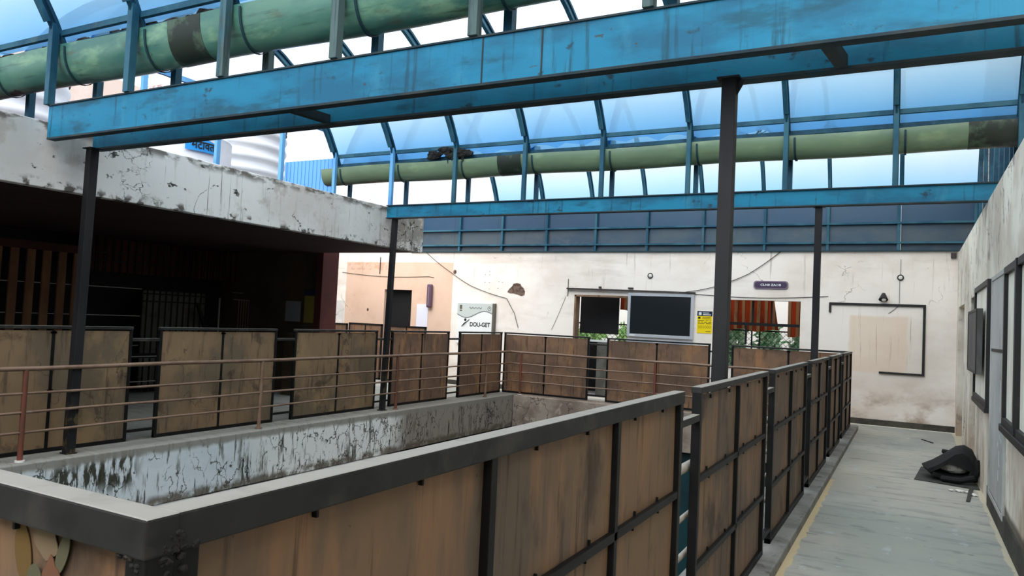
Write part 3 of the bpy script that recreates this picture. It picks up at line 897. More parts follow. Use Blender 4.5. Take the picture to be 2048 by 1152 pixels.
railing((XPL, YPF), (XPR, YPF), [(-7.45, YPF), (-4.45, YPF), (-1.5, YPF)], 'brown four-bar pipe railing on the far kerb of the well')
railing((XPR, 1.0), (XPR, YPF), [(XPR, 2.2), (XPR, 5.0), (XPR, 8.0), (XPR, 11.0), (XPR, 13.6)], 'pale pipe railing glimpsed through the gaps of the corridor fence', 'pipe_grey', 'pipe_grey')

# ================================================================== COLUMNS
def column(foot, top, w, label, bracket):
    t = thing('steel_column', foot, label, 'column')
    MB().bar(foot, top, w, w, up=(1, 0, 0)).build('shaft', 'column', t, bevel=.004)
    tx, ty, tz = top
    MB().box((tx - .07, ty - .07, tz - .012), (tx + .07, ty + .07, tz)).build('cap_plate', 'column', t)
    MB().box((foot[0] - .06, foot[1] - .06, foot[2]), (foot[0] + .06, foot[1] + .06, foot[2] + .012)).build('base_plate', 'column', t)
    if bracket:
        MB().prism([(tx + .04, ty - .004, tz - .012), (tx + .10, ty - .004, tz - .012), (tx + .04, ty - .004, tz - .12)], (0, .01, 0)).build('gusset', 'column', t)
    return t
column((-1.06, 4.80, .07), (-1.055, 4.80, 3.305), .088, 'thick dark steel column rising behind the corridor fence', True)
column((-1.06, 10.08, .07), (-1.055, 10.08, 3.305), .08, 'thinner dark steel column farther along the corridor fence', False)
column((-7.80, 4.83, .07), (-7.70, 4.80, 3.305), .092, 'dark steel column with rusty foot on the left kerb', False)
column((-7.80, 10.13, .07), (-7.70, 10.08, 3.305), .08, 'thin leaning dark column at the far end of the left slab', False)

# ================================================================== ROOF BEAMS
def double_beam(y0, xl, xr, label, ties, split=()):
    t = thing('roof_beam', ((xl + xr) / 2, y0, 3.31), label, 'beam', 'double roof beams across the well')
    for k_, yy in enumerate((y0, y0 + .44)):
        # channel section: web in front, flanges pointing back for the first, forward for the second
        wy = yy if k_ == 0 else yy + .04
        MB().box((xl, wy, 3.325), (xr, wy + .012, 3.645 if k_ == 0 else 3.60)).build('web', 'beam', t)
        f0, f1 = (yy - .004, yy + .085) if k_ == 0 else (wy - .002, wy + .10)
        MB().box((xl, f0, 3.305), (xr, f1, 3.325)).build('bottom_flange', 'beam_edge', t, bevel=.002)
        MB().box((xl, f0 - .01, 3.645 if k_ == 0 else 3.60), (xr, f1, 3.66 if k_ == 0 else 3.615)).build('top_flange', 'beam_edge', t, bevel=.002)
    for x in ties:
        MB().bar((x, y0 + .05, 3.34), (x + .05, y0 + .44, 3.34), .07, .07).build('tie', 'beam_edge', t)
    for x in split:
        MB().box((x - .006, y0 - .003, 3.326), (x + .006, y0 + .001, 3.644)).build('seam', 'beam_edge', t)
    return t
B1, B2 = 4.37, 10.02
double_beam(B1, -7.79, XW + 1.2, 'big blue double beam crossing the whole picture near the top', [-4.5, -.45], (-2.66, -2.2))
def beam2():
    t = thing('roof_beam', (-3.5, B2, 3.30), 'second blue beam farther back, ending on the right wall', 'beam', 'double roof beams across the well')
    for yy in (B2, B2 + .44):
        zb = 3.31 if yy == B2 else 3.40
        MB().box((-7.83, yy, zb), (XW + .25, yy + .012, 3.505)).build('web', 'beam', t)
        MB().box((-7.83, yy - .03, zb - .015), (XW + .25, yy + .08, zb)).build('bottom_flange', 'beam_edge', t)
        MB().box((-7.83, yy - .03, 3.505), (XW + .25, yy + .08, 3.52)).build('top_flange', 'beam_edge', t)
    for x in (-6.5, -4.0, -1.5):
        MB().bar((x, B2 + .05, 3.42), (x, B2 + .44, 3.42), .06, .05).build('tie', 'beam_edge', t)
beam2()

# ================================================================== VAULTED ROOF
XR = [-9.06 + 1.265 * k_ for k_ in range(9)]
RV, ZC_ = 2.96, 3.08
VY = [1.75, 7.42, 13.16]            # crown lines of the three vaults
HALF = [2.60, 2.60, 2.78]
VN = ['nearest', 'middle', 'far']
def arc(yc, half, r, z0, a0=None, a1=None, n=26):
    zc = 4.5 - math.sqrt(RV * RV - half * half)
    out = []
    lo = math.asin((z0 - zc) / r)
    for i in range(n + 1):
        a = lo + (PI - 2 * lo) * i / n
        out.append((yc - r * math.cos(PI - a) * -1 if False else yc + r * math.cos(a), zc + r * math.sin(a)))
    return out
ribs0 = {}
for v in range(3):
    yc, half = VY[v], HALF[v]
    inner = arc(yc, half, RV - .05, 4.50)
    outer = arc(yc, half, RV + .03, 4.30)
    for k_, x in enumerate(XR):
        lab = '%s curved rib from the left in the %s roof vault' % (ORD[k_], VN[v])
        if k_ == 0:
            t = thing('roof_rib', (x, yc, 4.5), lab, 'rib', 'curved ribs of the %s roof vault' % VN[v])
            ribs0[v] = t
            def flange(pts, w, h_):
                path = []
                for i, (y, z) in enumerate(pts):
                    a = pts[max(i - 1, 0)]; b_ = pts[min(i + 1, len(pts) - 1)]
                    tg = Vector((0, b_[0] - a[0], b_[1] - a[1])).normalized()
                    path.append(((x, y, z), (1, 0, 0), Vector((1, 0, 0)).cross(tg)))
                return MB().sweep([(-w / 2, -h_ / 2), (w / 2, -h_ / 2), (w / 2, h_ / 2), (-w / 2, h_ / 2)], path)
            flange(inner, .055, .045).build('inner_flange', 'post', t)
            flange(outer, .075, .035).build('outer_flange', 'rib', t)
            mid = arc(yc, half, RV - .01, 4.42)
            flange(mid, .02, .07).build('web', 'rib', t)
        else:
            c = copy_tree(ribs0[v]); c.location.x = x
            tag(c, lab, 'rib', 'curved ribs of the %s roof vault' % VN[v])
# posts: front of beam 1 (vault 0 far), rear of beam 1 (vault 1 near), and so on
def posts(y, zt, zb, mat, where, grp, pale=(), dirty=(), ks=range(9), w=.03):
    for k_ in ks:
        x = XR[k_]
        m = 'post_pale' if k_ in pale else 'post_dirty' if k_ in dirty else mat
        z0 = 3.50 if x < -7.9 else zb
        MB_ = MB().box((x - w, y - w, z0), (x + w, y + w, zt))
        o = MB_.build('roof_post', m, None, bevel=.003)
        tag(o, '%s post from the left on %s' % (ORD[k_], where), 'post', grp)
posts(B1 + .0, 4.50, 3.66, 'post', 'the front edge of the big near beam', 'posts on the front of the near beam', dirty=(3, 4, 5, 6), w=.037)
posts(B1 + .50, 4.50, 3.615, 'post', 'the rear edge of the big near beam', 'posts on the rear of the near beam', dirty=(3,), w=.037)
posts(B2 + .03, 4.50, 3.52, 'post', 'the front edge of the second beam', 'posts on the front of the second beam', pale=(0, 1))
posts(B2 + .46, 4.45, 3.52, 'rib', 'the rear edge of the second beam', 'posts on the rear of the second beam')
# purlins
def purlin(y, z, name, label, mat='post', w=.045):
    t = MB().box((XR[0] - .05, y - w / 2, z - .03), (XR[-1] + .05, y + w / 2, z + .03)).build(name, mat, None, bevel=.003)
    return tag(t, label, 'purlin')
purlin(B1 + .07, 4.42, 'roof_purlin', 'long blue rail above the near gutter at the top left')
purlin(B2 + .08, 4.44, 'roof_purlin', 'long blue rail above the far gutter')
purlin(B2 + .14, 4.285, 'roof_angle', 'thin dark rail running just above the far gutter', 'rib', .03)
purlin(B1 + .16, 4.33, 'roof_angle', 'thin rail along the top edge of the near gutter', 'post', .03)
purlin(YW - .02, 4.47, 'roof_purlin', 'blue rail where the far ribs stand above the end wall', 'rib')
for yc, z in ((VY[0], 6.0), (VY[1], 6.0), (VY[2], 5.98)):
    purlin(yc, z - .01, 'crown_purlin', 'rail along the crown of the %s roof vault' % VN[VY.index(yc)], 'rib')

# sheets
def sheet(v, k_, side):
    yc, half = VY[v], HALF[v]
    zb_near = 4.32
    zb_far = {1: [4.27, 4.24, 4.34, 4.36, 4.36, 4.33, 4.24, 4.22], 0: [4.36] * 8, 2: [4.46] * 8}[v][k_]
    x0, x1 = XR[k_] - .005, XR[k_ + 1] + .005
    zc = 4.5 - math.sqrt(RV * RV - half * half)
    r = RV + .055
    bm_ = bmesh.new()
    nx, na = 8, 22
    cols_ = []
    for i in range(nx + 1):
        x = x0 + (x1 - x0) * i / nx
        rag = (.03 * math.sin(i * 2.1 + k_ * 1.7) + random.uniform(-.012, .012)) if v == 1 else 0
        a0 = math.asin((zb_far + rag - zc) / r); a1 = PI - math.asin((zb_near - zc) / r)
        cols_.append([bm_.verts.new((x, yc + r * math.cos(a0 + (a1 - a0) * j / na), zc + r * math.sin(a0 + (a1 - a0) * j / na))) for j in range(na + 1)])
    for i in range(nx):
        for j in range(na):
            bm_.faces.new((cols_[i][j], cols_[i + 1][j], cols_[i + 1][j + 1], cols_[i][j + 1]))
    q = MB(); q.b.free(); q.b = bm_
    o = q.build('roof_sheet', 'roof_sheet', None, smooth=True)
    tag(o, '%s translucent blue sheet from the left on the %s roof vault' % (ORD[k_], VN[v]), 'roof sheet', 'translucent sheets of the %s roof vault' % VN[v])
for v in range(3):
    for k_ in range(8): sheet(v, k_, 0)

# gutters
def gutter(yc, zt, r, x0, x1, label, straps, patches, rz=1.0):
    t = thing('roof_gutter', ((x0 + x1) / 2, yc, zt - r), label, 'gutter')
    prof = []
    n = 14
    for i in range(n + 1):
        a = PI + PI * i / n
        prof.append((r * math.cos(a), r * rz * math.sin(a)))
    inner = [(p_[0] * .94, p_[1] * .94) for p_ in prof[::-1]]
    prof = [(-r, .03)] + prof + [(r, .03), (r * .94, .03)] + inner + [(-r * .94, .03)]
    xs = [x0 + (x1 - x0) * i / 40 for i in range(41)]
    path = [((x, yc, zt - .03 + .010 * math.sin(x * 2.1)), (0, 1, 0), (0, 0, 1)) for x in xs]
    MB().sweep(prof, path).build('trough', 'gutter', t, smooth=True)
    for a_, b_ in patches:
        pr = [(p_[0] * 1.015, p_[1] * 1.015) for p_ in prof]
        MB().sweep(pr, [((x, yc, zt - .03 + .010 * math.sin(x * 2.1)), (0, 1, 0), (0, 0, 1)) for x in (a_, (a_ + b_) / 2, b_)]).build('dark_patch', 'gutter_dark', t, smooth=True)
    for x in straps:
        pts = [(x, yc + (r + .012) * math.cos(PI + PI * i / 16), zt - .03 + .010 * math.sin(x * 2.1) + (r * rz + .012) * math.sin(PI + PI * i / 16)) for i in range(17)]
        path = [(pts[i], (1, 0, 0), Vector((0, pts[i][1] - yc, pts[i][2] - zt)).normalized()) for i in range(17)]
        MB().sweep([(-.012, -.004), (.012, -.004), (.012, .004), (-.012, .004)], path).build('strap', 'strap', t)
    return t
gutter(B1 + .25, 4.30, .20, XR[0] - 1.2, XR[-1] + .9, 'big green half-round gutter along the near beam', [x + .12 for x in XR], [(-6.1, -5.66)], 1.65)
gutter(B2 + .245, 4.24, .185, XR[0] - .35, XR[-1] + .35, 'green half-round gutter along the far beam', [x + .1 for x in XR], [(-5.78, -5.36), (.55, 1.3)], 1.35)
# debris lying in the near gutter
db = MB()
for k_ in range(60):
    x = -9.6 + 4.2 * random.random(); u = (x + 9.6) / 4.2
    db.ball((x, B1 + .26 + random.uniform(-.09, .09), 4.335 + random.uniform(-.02, .06)), random.uniform(.045, .095), 2, (1.6, .8, .6), jit=.012)
tag(db.build('gutter_dirt', 'debris'), 'dark dirt and leaves heaped in the near gutter', 'dirt', kind='stuff')
# torn dark bundle caught on the far purlin
tb = MB()
for k_ in range(70):
    u = (k_ + .5) / 70
    hh = .12 * math.sin(PI * min(1, .12 + .9 * u)) ** .6
    tb.ball((-7.06 + .80 * u, B2 + .055 + random.uniform(-.02, .02), 4.32 + random.uniform(-.3, .9) * hh), random.uniform(.035, .05), 2, (1.5, .5, .8), jit=.007)
for k_ in range(7):
    x = -7.0 + .7 * random.random()
    tb.bar((x, B2 + .05, 4.30), (x + random.uniform(-.03, .03), B2 + .05, 4.18 + random.uniform(0, .06)), .008)
tag(tb.build('torn_bundle', 'debris'), 'dark torn bundle caught under the far blue rail', 'rag')
# wiry twigs above the far gutter
for j, (x, l_) in enumerate(((-8.5, .5), (-2.4, .6), (-1.95, .4), (-1.1, .3))):
    tw = MB()
    for q_ in range(4):
        pts = [(x + l_ * u + .02 * q_, B2 + .2, 4.27 + (.10 + .04 * q_) * math.sin(u * PI * (1.0 + .3 * q_)) * random.uniform(.7, 1)) for u in [i / 8 for i in range(9)]]
        tw.tube(pts, .004, 5)
    tag(tw.build('dry_twigs', 'cable'), ['bent dark wire sticking up at the left end of the far gutter', 'loop of dry twigs over the far gutter behind the thick column', 'small tangle of twigs just right of the thick column', 'thin loose twig on the far gutter, right part'][j], 'twigs')

# left gable of the middle vault: pale mullions and a tie
gg = 'pale posts of the left roof gable'
for j, (y, z1_) in enumerate(((5.72, 5.49), (6.36, 5.84), (7.61, 6.02), (8.89, 5.64))):
    if j == 0: continue
    o = MB().box((XR[0] - .14, y - .035, 3.49), (XR[0] - .08, y + .035, 4.86 if j else 4.8)).build('gable_post', 'post_pale', None, bevel=.003)
    tag(o, ['', 'pale blue gable post in front of the ribbed tank at upper left', 'pale blue gable post right of the tank with the blue label', 'pale blue gable post at the right edge of the white tanks'][j], 'post', gg)
o = MB().box((XR[0] - .14, 3.72, 3.49), (XR[0] - .08, 3.79, 4.6)).build('gable_post', 'post_pale', None, bevel=.003)
tag(o, 'pale blue post at the far upper left, below the near gutter', 'post', gg)
tag(MB().bar((XR[0] - .11, 5.3, 4.88), (XR[0] - .11, 10.0, 4.88), .05, .07).build('gable_tie', 'post_pale'), 'pale blue horizontal tie across the left roof gable', 'beam')

# right gables
gb = 'upright bars of the right roof gable'
for j, y in enumerate((10.9, 11.5, 12.15, 12.9, 13.7, 14.7, 15.7)):
    zc = 4.5 - math.sqrt(RV * RV - HALF[2] ** 2)
    zt = zc + math.sqrt(max(RV ** 2 - (y - VY[2]) ** 2, 0)) - .05
    o = MB().box((XR[-1] - .03, y - .05, 3.30), (XR[-1] + .03, y + .05, zt)).build('gable_bar', 'rib', None)
    tag(o, '%s upright bar of the right gable, counting away from the second beam' % ORD[j], 'bar', gb)

# clerestory above the end wall
for j in range(10):
    x0, x1 = XR[0] - 2.53 + 1.265 * j, XR[0] - 1.265 + 1.265 * j
    x1 = min(x1, 1.05)
    cl = MB().box((x0 + .002, YW + .06, HW), (x1 - .002, YW + .075, 4.47))
    tag(cl.build('clerestory_sheet', 'clad'), '%s blue-grey cladding sheet from the left above the end wall' % ORD[j], 'cladding', 'cladding sheets above the end wall')
XS = [-11.36, -10.13, -8.90, -7.69, -6.44, -5.21, -3.97, -2.70, -1.49, -.24, 1.01]
for j, x in enumerate(XS):
    o = MB().box((x - .025, YW - .02, HW), (x + .025, YW + .04, 4.5)).build('clerestory_stud', 'post', None)
    tag(o, '%s pale blue stud from the left above the end wall' % ORD[j], 'stud', 'studs above the end wall')
for z, lab in ((3.88, 'upper thin blue rail across the cladding above the end wall'), (3.50, 'lower thin blue rail across the cladding above the end wall')):
    tag(MB().box((-11.6, YW - .035, z - .018), (1.05, YW + .05, z + .018)).build('clerestory_rail', 'post'), lab, 'rail')
tag(MB().box((-11.6, YW - .05, HW - .005), (XW, YW + .1, HW + .02)).build('wall_flashing', 'strap'), 'dark flashing on top of the end wall', 'flashing')

# ================================================================== END WALL OBJECTS
Y = YW
# dark doorway with black leaf
dd = thing('door_3', (-11.97, Y + .15, 0), 'dark closed door in the peach painted wall', 'door', kind='structure')
MB().box((-12.46, Y + .19, 0), (-11.49, Y + .22, 2.37)).build('door_leaf', 'black', dd)
MB().box((-12.46, Y - .002, 0), (-12.41, Y + .2, 2.37)).box((-11.52, Y - .002, 0), (-11.49, Y + .2, 2.37)).box((-12.46, Y, 2.34), (-11.49, Y + .2, 2.37)).build('door_frame', 'wall_far', dd)
# white notice and mauve tube box
tag(MB().box((-11.33, Y - .015, 1.22), (-10.98, Y - .002, 1.98)).build('white_notice', 'paper'), 'white paper notice beside the dark doorway', 'notice')
mb = thing('wall_sign_edge_on', (-10.9, Y - .1, 1.88), 'faded purple upright sign box beside the dark doorway', 'sign')
MB().box((-10.98, Y - .12, 1.9), (-10.84, Y - .02, 2.50)).build('box', 'mauve', mb, bevel=.03)
MB().box((-10.93, Y - .03, 2.1), (-10.89, Y + .0, 2.3)).build('bracket', 'dark_metal', mb)
MB().box((-10.925, Y - .126, 1.96), (-10.895, Y - .12, 2.44)).build('lettering_strip', 'purple_rim', mb)
# signboard
sb = thing('signboard', (-9.5, Y - .03, 1.1), 'white signboard with a wavy line and black lettering', 'signboard')
MB().box((-10.05, Y - .07, 1.05), (-9.03, Y - .01, 2.055)).build('board', 'sign_white', sb)
MB().box((-9.03, Y - .085, 1.05), (-8.965, Y - .0, 2.06)).build('side_frame', 'sign_side', sb)
wave = [(-10.045 + 1.01 * i / 20, 1.775 + .085 * math.sin((i / 20) * 2 * PI * .95 + PI * 1.0)) for i in range(21)]
MB().prism([(x, Y - .0705, z) for x, z in wave] + [(-9.035, Y - .0705, 2.05), (-10.045, Y - .0705, 2.05)], (0, -.001, 0)).build('grey_field', 'sign_grey', sb)
MB().tube([(x, Y - .073, z) for x, z in wave], .006, 6).build('wave_line', 'ink', sb)
lettering('lettering', 'DOU-GET', (-9.37, Y - .074, 1.53), (.58, .11), 'ink', sb)
fig = MB().ball((-9.80, Y - .074, 1.635), .036, 2, (1, .1, 1))
fig.bar((-9.90, Y - .074, 1.47), (-9.68, Y - .074, 1.65), .004, .035, up=(0, 1, 0)).bar((-9.86, Y - .074, 1.51), (-9.78, Y - .074, 1.58), .004, .06, up=(0, 1, 0))
fig.build('figure_logo', 'ink', sb)
MB().box((-9.98, Y - .073, 1.90), (-9.91, Y - .07, 2.0)).box((-9.98, Y - .073, 1.85), (-9.91, Y - .07, 1.88)).build('small_emblem', 'sign_side', sb)
tr = MB()
ring = [(-9.12 + .045 * math.cos(a * PI / 8), Y - .073, 1.93 + .05 * math.sin(a * PI / 8)) for a in range(17)]
tr.tube(ring, .005, 5); tr.ball((-9.12, Y - .073, 1.94), .015, 1, (1, .1, 1)); tr.build('round_emblem', 'sign_side', sb)
sc_ = [(-9.70 + .36 * i / 14, Y - .073, 1.93 + .03 * math.sin(i * 1.9) * (1 if i % 3 else .3)) for i in range(15)]
MB().tube(sc_, .005, 5).build('script_line', 'ink', sb)

# painted-wall small marks as real holes
for j, (x, z, r) in enumerate(((-13.35, 1.72, .0), (-12.95, 1.78, .035), (-10.22, 2.83, .05))):
    if r: tag(MB().ball((x, Y, z), r, 2, (1, .25, 1.2)).build('socket_hole', 'hole'), ['', 'small square hole in the peach wall left of the doorway', 'dark round hole at the upper right of the peach paint'][j], 'hole')
bh = MB()
outl = [(-8.68, 2.36), (-8.62, 2.44), (-8.55, 2.50), (-8.52, 2.56), (-8.42, 2.58), (-8.33, 2.56), (-8.30, 2.50), (-8.24, 2.46), (-8.20, 2.38), (-8.21, 2.30), (-8.29, 2.27), (-8.38, 2.30), (-8.50, 2.33), (-8.60, 2.33)]
bh.prism([(x, Y + .001, z) for x, z in outl], (0, -.012, 0))
bh.ball((-8.36, Y - .01, 2.46), .03, 2, (1, .3, 1))
tag(bh.build('broken_plaster', 'hole'), 'brown patch of broken plaster on the cream end wall', 'broken plaster')
for j, (x, z) in enumerate(((-9.2, 2.85), (-9.2, 2.77), (-9.32, 2.77), (-9.2, 2.58), (-9.33, 2.58), (-8.93, 2.60), (-8.83, 2.59), (-9.2, 2.42), (-8.95, 2.44))):
    tag(MB().ball((x, Y, z), .012, 1, (1, .4, 1)).build('screw_hole', 'hole'), 'small dark screw hole in the cream wall above the signboard', 'screw hole', 'screw holes above the signboard')

# sliding window leaf, track, opening
tk = thing('sliding_track', (-5.6, Y - .05, 2.45), 'long dark sliding track above the openings in the end wall', 'track')
MB().bar((-7.08, Y - .05, 2.475), (-4.08, Y - .05, 2.44), .06, .035).build('rail', 'dark_metal', tk)
MB().box((-6.30, Y - .03, 2.50), (-6.24, Y, 2.54)).box((-5.6, Y - .03, 2.50), (-5.48, Y, 2.53)).build('bracket', 'dark_metal', tk)
wl = thing('sliding_window', (-4.83, Y - .04, 1.3), 'aluminium framed sliding window with dark glass', 'window')
def fr(x0, x1, z0, z1, w, mat, par, y0_=Y - .06, y1_=Y - .02, name='frame'):
    return MB().box((x0, y0_, z0), (x0 + w, y1_, z1)).box((x1 - w, y0_, z0), (x1, y1_, z1)).box((x0 + w, y0_, z1 - w), (x1 - w, y1_, z1)).box((x0 + w, y0_, z0), (x1 - w, y1_, z0 + w)).build(name, mat, par, bevel=.004)
fr(-5.58, -4.10, 1.44, 2.41, .065, 'alu', wl)
MB().box((-5.52, Y - .045, 1.50), (-4.16, Y - .035, 2.35)).build('pane', 'dark_glass', wl)
MB().box((-5.58, Y - .055, .3), (-4.10, Y - .02, 1.40)).build('lower_panel', 'alu', wl)
MB().box((-5.52, Y - .07, 1.455), (-5.38, Y - .06, 1.485)).build('catch', 'white_paint', wl)
op = thing('window_1', (-6.23, Y + .1, 0), 'open dark doorway opening left of the sliding window', 'opening', kind='structure')
MB().box((-6.90, Y - .004, 0), (-6.86, Y + .24, 2.33)).box((-6.9, Y - .004, 2.30), (-5.57, Y + .24, 2.34)).build('frame', 'reveal', op)
tag(MB().box((-7.05, Y + .75, 1.45), (-6.08, Y + .80, 2.7)).build('black_board', 'black'), 'black board hanging behind the open doorway', 'board')
tag(MB().box((-7.8, Y + 1.6, 0), (-6.05, Y + 1.66, 1.25)).build('low_black_panel', 'black'), 'low black panel standing behind the open doorway', 'panel')
tag(MB().box((-6.9, Y + .5, 1.26), (-5.3, Y + .56, 1.31)).build('white_ledge', 'white_paint'), 'white ledge behind the open doorway', 'ledge')
tag(MB().box((-6.45, Y + .4, 0), (-6.15, Y + .7, 1.25)).build('grey_counter', 'gate_panel'), 'grey counter end in the open doorway', 'counter')
# window with the curtain
w2 = thing('window_2', (-2.7, Y + .1, .9), 'barred window opening with a striped curtain behind it', 'window', kind='structure')
MB().box((-3.45, Y + .20, 1.80), (-1.96, Y + .23, 1.86)).box((-2.94, Y + .2, 1.86), (-2.90, Y + .23, 2.32)).box((-2.56, Y + .2, 1.86), (-2.53, Y + .23, 2.32)).box((-1.98, Y + .2, .9), (-1.95, Y + .23, 2.32)).box((-3.07, Y + .2, 1.4), (-3.03, Y + .23, 1.80)).build('frame', 'dark_iron', w2)
MB().box((-3.47, Y - .01, .88), (-1.94, Y + .24, .9)).build('sill', 'wall_far', w2)
def curtain(x0, x1, z0, z1, slant, label, cut=0):
    m = MB(); n = int((x1 - x0) / .03); g = []
    for i in range(n + 1):
        u = i / n; x = x0 + (x1 - x0) * u
        yy = Y + 1.05 + .035 * math.sin(x * 26)
        zb = z0 + .03 * math.sin(x * 9)
        g.append((m.b.verts.new((x + slant * u, yy, z1)), m.b.verts.new((x, yy, zb))))
    for a, b_ in zip(g, g[1:]): m.b.faces.new((a[0], b_[0], b_[1], a[1]))
    o = m.build('striped_curtain', 'curtain', None, smooth=True)
    mo = o.modifiers.new('thickness', 'SOLIDIFY'); mo.thickness = .006
    tag(o, label, 'curtain', 'striped curtains behind the end wall')
curtain(-3.9, -2.52, 1.70, 2.7, -.16, 'wide orange and tan striped curtain behind the barred window')
curtain(-2.34, -1.85, 1.62, 2.7, 0, 'narrow striped curtain at the right side of the barred window')
curtain(-6.14, -5.85, 2.02, 2.7, 0, 'sliver of striped curtain beside the black board')
bc = thing('balcony_frame', (-4, Y + 1.0, 0), 'black steel frame of the balcony that carries the striped curtains', 'frame')
MB().box((-8.2, Y + .7, 2.7), (0.2, Y + 1.1, 2.78)).build('beam', 'dark_iron', bc)
for x in (-8.15, -5.45, -4.6, .15): MB().box((x - .03, Y + .87, 0), (x + .03, Y + .93, 2.7)).build('post', 'dark_iron', bc)
tag(MB().box((-8.5, Y + 3.6, -2), (0.5, Y + 3.8, 4.2)).build('neighbour_wall', 'bldg_white'), 'bright white wall outside beyond the curtains', 'wall', kind='structure')
tag(MB().box((-9.0, Y + .24, -.2), (1.0, Y + 3.6, 0)).build('floor_balcony', 'kerb'), 'balcony floor beyond the end wall', 'floor', kind='structure')
# balcony railing with lattice
def lattice(x0, x1, label):
    t = thing('lattice_railing', ((x0 + x1) / 2, Y + 1.35, 0), label, 'railing', 'black lattice railings on the balcony')
    yy = Y + 1.35
    MB().box((x0, yy - .015, 1.68), (x1, yy + .015, 1.71)).box((x0, yy - .015, .1), (x1, yy + .015, .13)).box((x0, yy - .015, 0), (x0 + .03, yy + .015, 1.71)).box((x1 - .03, yy - .015, 0), (x1, yy + .015, 1.71)).build('frame', 'dark_iron', t)
    m = MB(); s = .13
    k1 = int((x1 - x0 + 1.6) / s)
    for i in range(k1):
        for sg in (1, -1):
            c = x0 - 1.58 + i * s if sg > 0 else x0 + i * s
            pts = []
            for z in (.13, 1.68):
                x = c + (z - .13) if sg > 0 else c - (z - .13) + 0
                pts.append((x, z))
            (xa, za), (xb, zb) = pts
            # clip to the frame
            def cl(xt): return za + (zb - za) * (xt - xa) / (xb - xa)
            lo, hi = sorted(((xa, za), (xb, zb)))
            ax, az = lo; bx_, bz = hi
            if bx_ < x0 or ax > x1: continue
            if ax < x0: az = cl(x0); ax = x0
            if bx_ > x1: bz = cl(x1); bx_ = x1
            if bx_ - ax > .02: m.bar((ax, yy, az), (bx_, yy, bz), .007, .007)
    m.build('lattice', 'dark_iron', t)
lattice(-7.4, -5.6, 'black diamond lattice railing beyond the open doorway')
lattice(-3.9, -3.12, 'narrow black lattice railing left in the barred window')
lattice(-2.98, -1.9, 'wide black lattice railing in the barred window')
# foliage
def bush(cx, cy, w, h, n, mat, label):
    t = thing('leafy_shrub', (cx, cy, 0), label, 'shrub', 'shrubs beyond the balcony lattice')
    m = MB()
    for i in range(n):
        u = random.uniform(-.5, .5) * w; vv = random.random() ** .8 * h; yy = cy + random.uniform(-.25, .25)
        p = Vector((cx + u, yy, vv)); a = random.uniform(0, 2 * PI); l_ = random.uniform(.10, .22)
        d = Vector((math.cos(a) * .6, random.uniform(-.3, .3), math.sin(a) * .8 - .2)).normalized() * l_
        s = d.cross(Vector((0, 1, 0))).normalized() * l_ * .16; th = Vector((0, .004, 0))
        vs = [m.b.verts.new(q_) for q_ in (p, p + d * .45 + s + th, p + d, p + d * .45 - s - th)]
        m.b.faces.new(vs)
    m.build('leaves', mat, t)
    st = MB()
    for i in range(5):
        st.tube([(cx + random.uniform(-.1, .1), cy, 0), (cx + random.uniform(-.3, .3) * w, cy, h * .5), (cx + random.uniform(-.5, .5) * w, cy, h * .9)], .012, 5)
    st.build('stems', 'dark_metal', t)
bush(-3.62, Y + 1.75, .42, 1.85, 800, 'leaf', 'dark green shrub at the left of the barred window')
bush(-2.86, Y + 1.85, .45, 1.80, 800, 'leaf', 'dark green shrub in the middle of the barred window')
bush(-2.12, Y + 1.70, .42, 1.86, 700, 'leaf', 'dark green shrub at the right of the barred window')
bush(-7.35, Y + 2.2, .55, 1.60, 1400, 'leaf_pale', 'light green shrub at the left under the black board')
bush(-6.3, Y + 2.3, .55, 1.62, 1200, 'leaf_pale', 'light green shrub beside the grey counter')

# yellow poster
yp = thing('yellow_poster', (-3.87, Y - .01, 1.59), 'yellow poster with navy header beside the sliding window', 'poster')
MB().box((-4.03, Y - .006, 1.59), (-3.71, Y - .001, 1.955)).build('sheet', 'yellow', yp)
MB().box((-4.03, Y - .006, 1.955), (-3.71, Y - .001, 2.06)).build('header', 'navy', yp)
m = MB().box((-3.91, Y - .008, 2.015), (-3.78, Y - .006, 2.03)).box((-3.91, Y - .008, 1.975), (-3.74, Y - .006, 1.995)).box((-4.0, Y - .008, 1.975), (-3.94, Y - .006, 2.035))
m.build('header_marks', 'white_paint', yp)
m = MB()
for z, segs in ((1.925, ((-3.92, -3.74),)), (1.897, ((-3.92, -3.74),)), (1.855, ((-4.01, -3.88), (-3.85, -3.79), (-3.77, -3.73))), (1.822, ((-4.01, -3.97), (-3.94, -3.91), (-3.88, -3.82), (-3.79, -3.73))), (1.792, ((-4.01, -3.87), (-3.84, -3.73))), (1.625, ((-3.84, -3.74),))):
    for a, b_ in segs: m.box((a, Y - .008, z), (b_, Y - .006, z + .010))
m.box((-4.01, Y - .008, 1.897), (-3.96, Y - .006, 1.94))
for i in range(6): 
    cx = -3.985 + i * .046; rr = [(cx + .016 * math.cos(a * PI / 4), Y - .007, 1.725 + .028 * math.sin(a * PI / 4)) for a in range(9)]
    m.tube(rr, .0025, 4)
m.build('printed_marks', 'ink', yp)
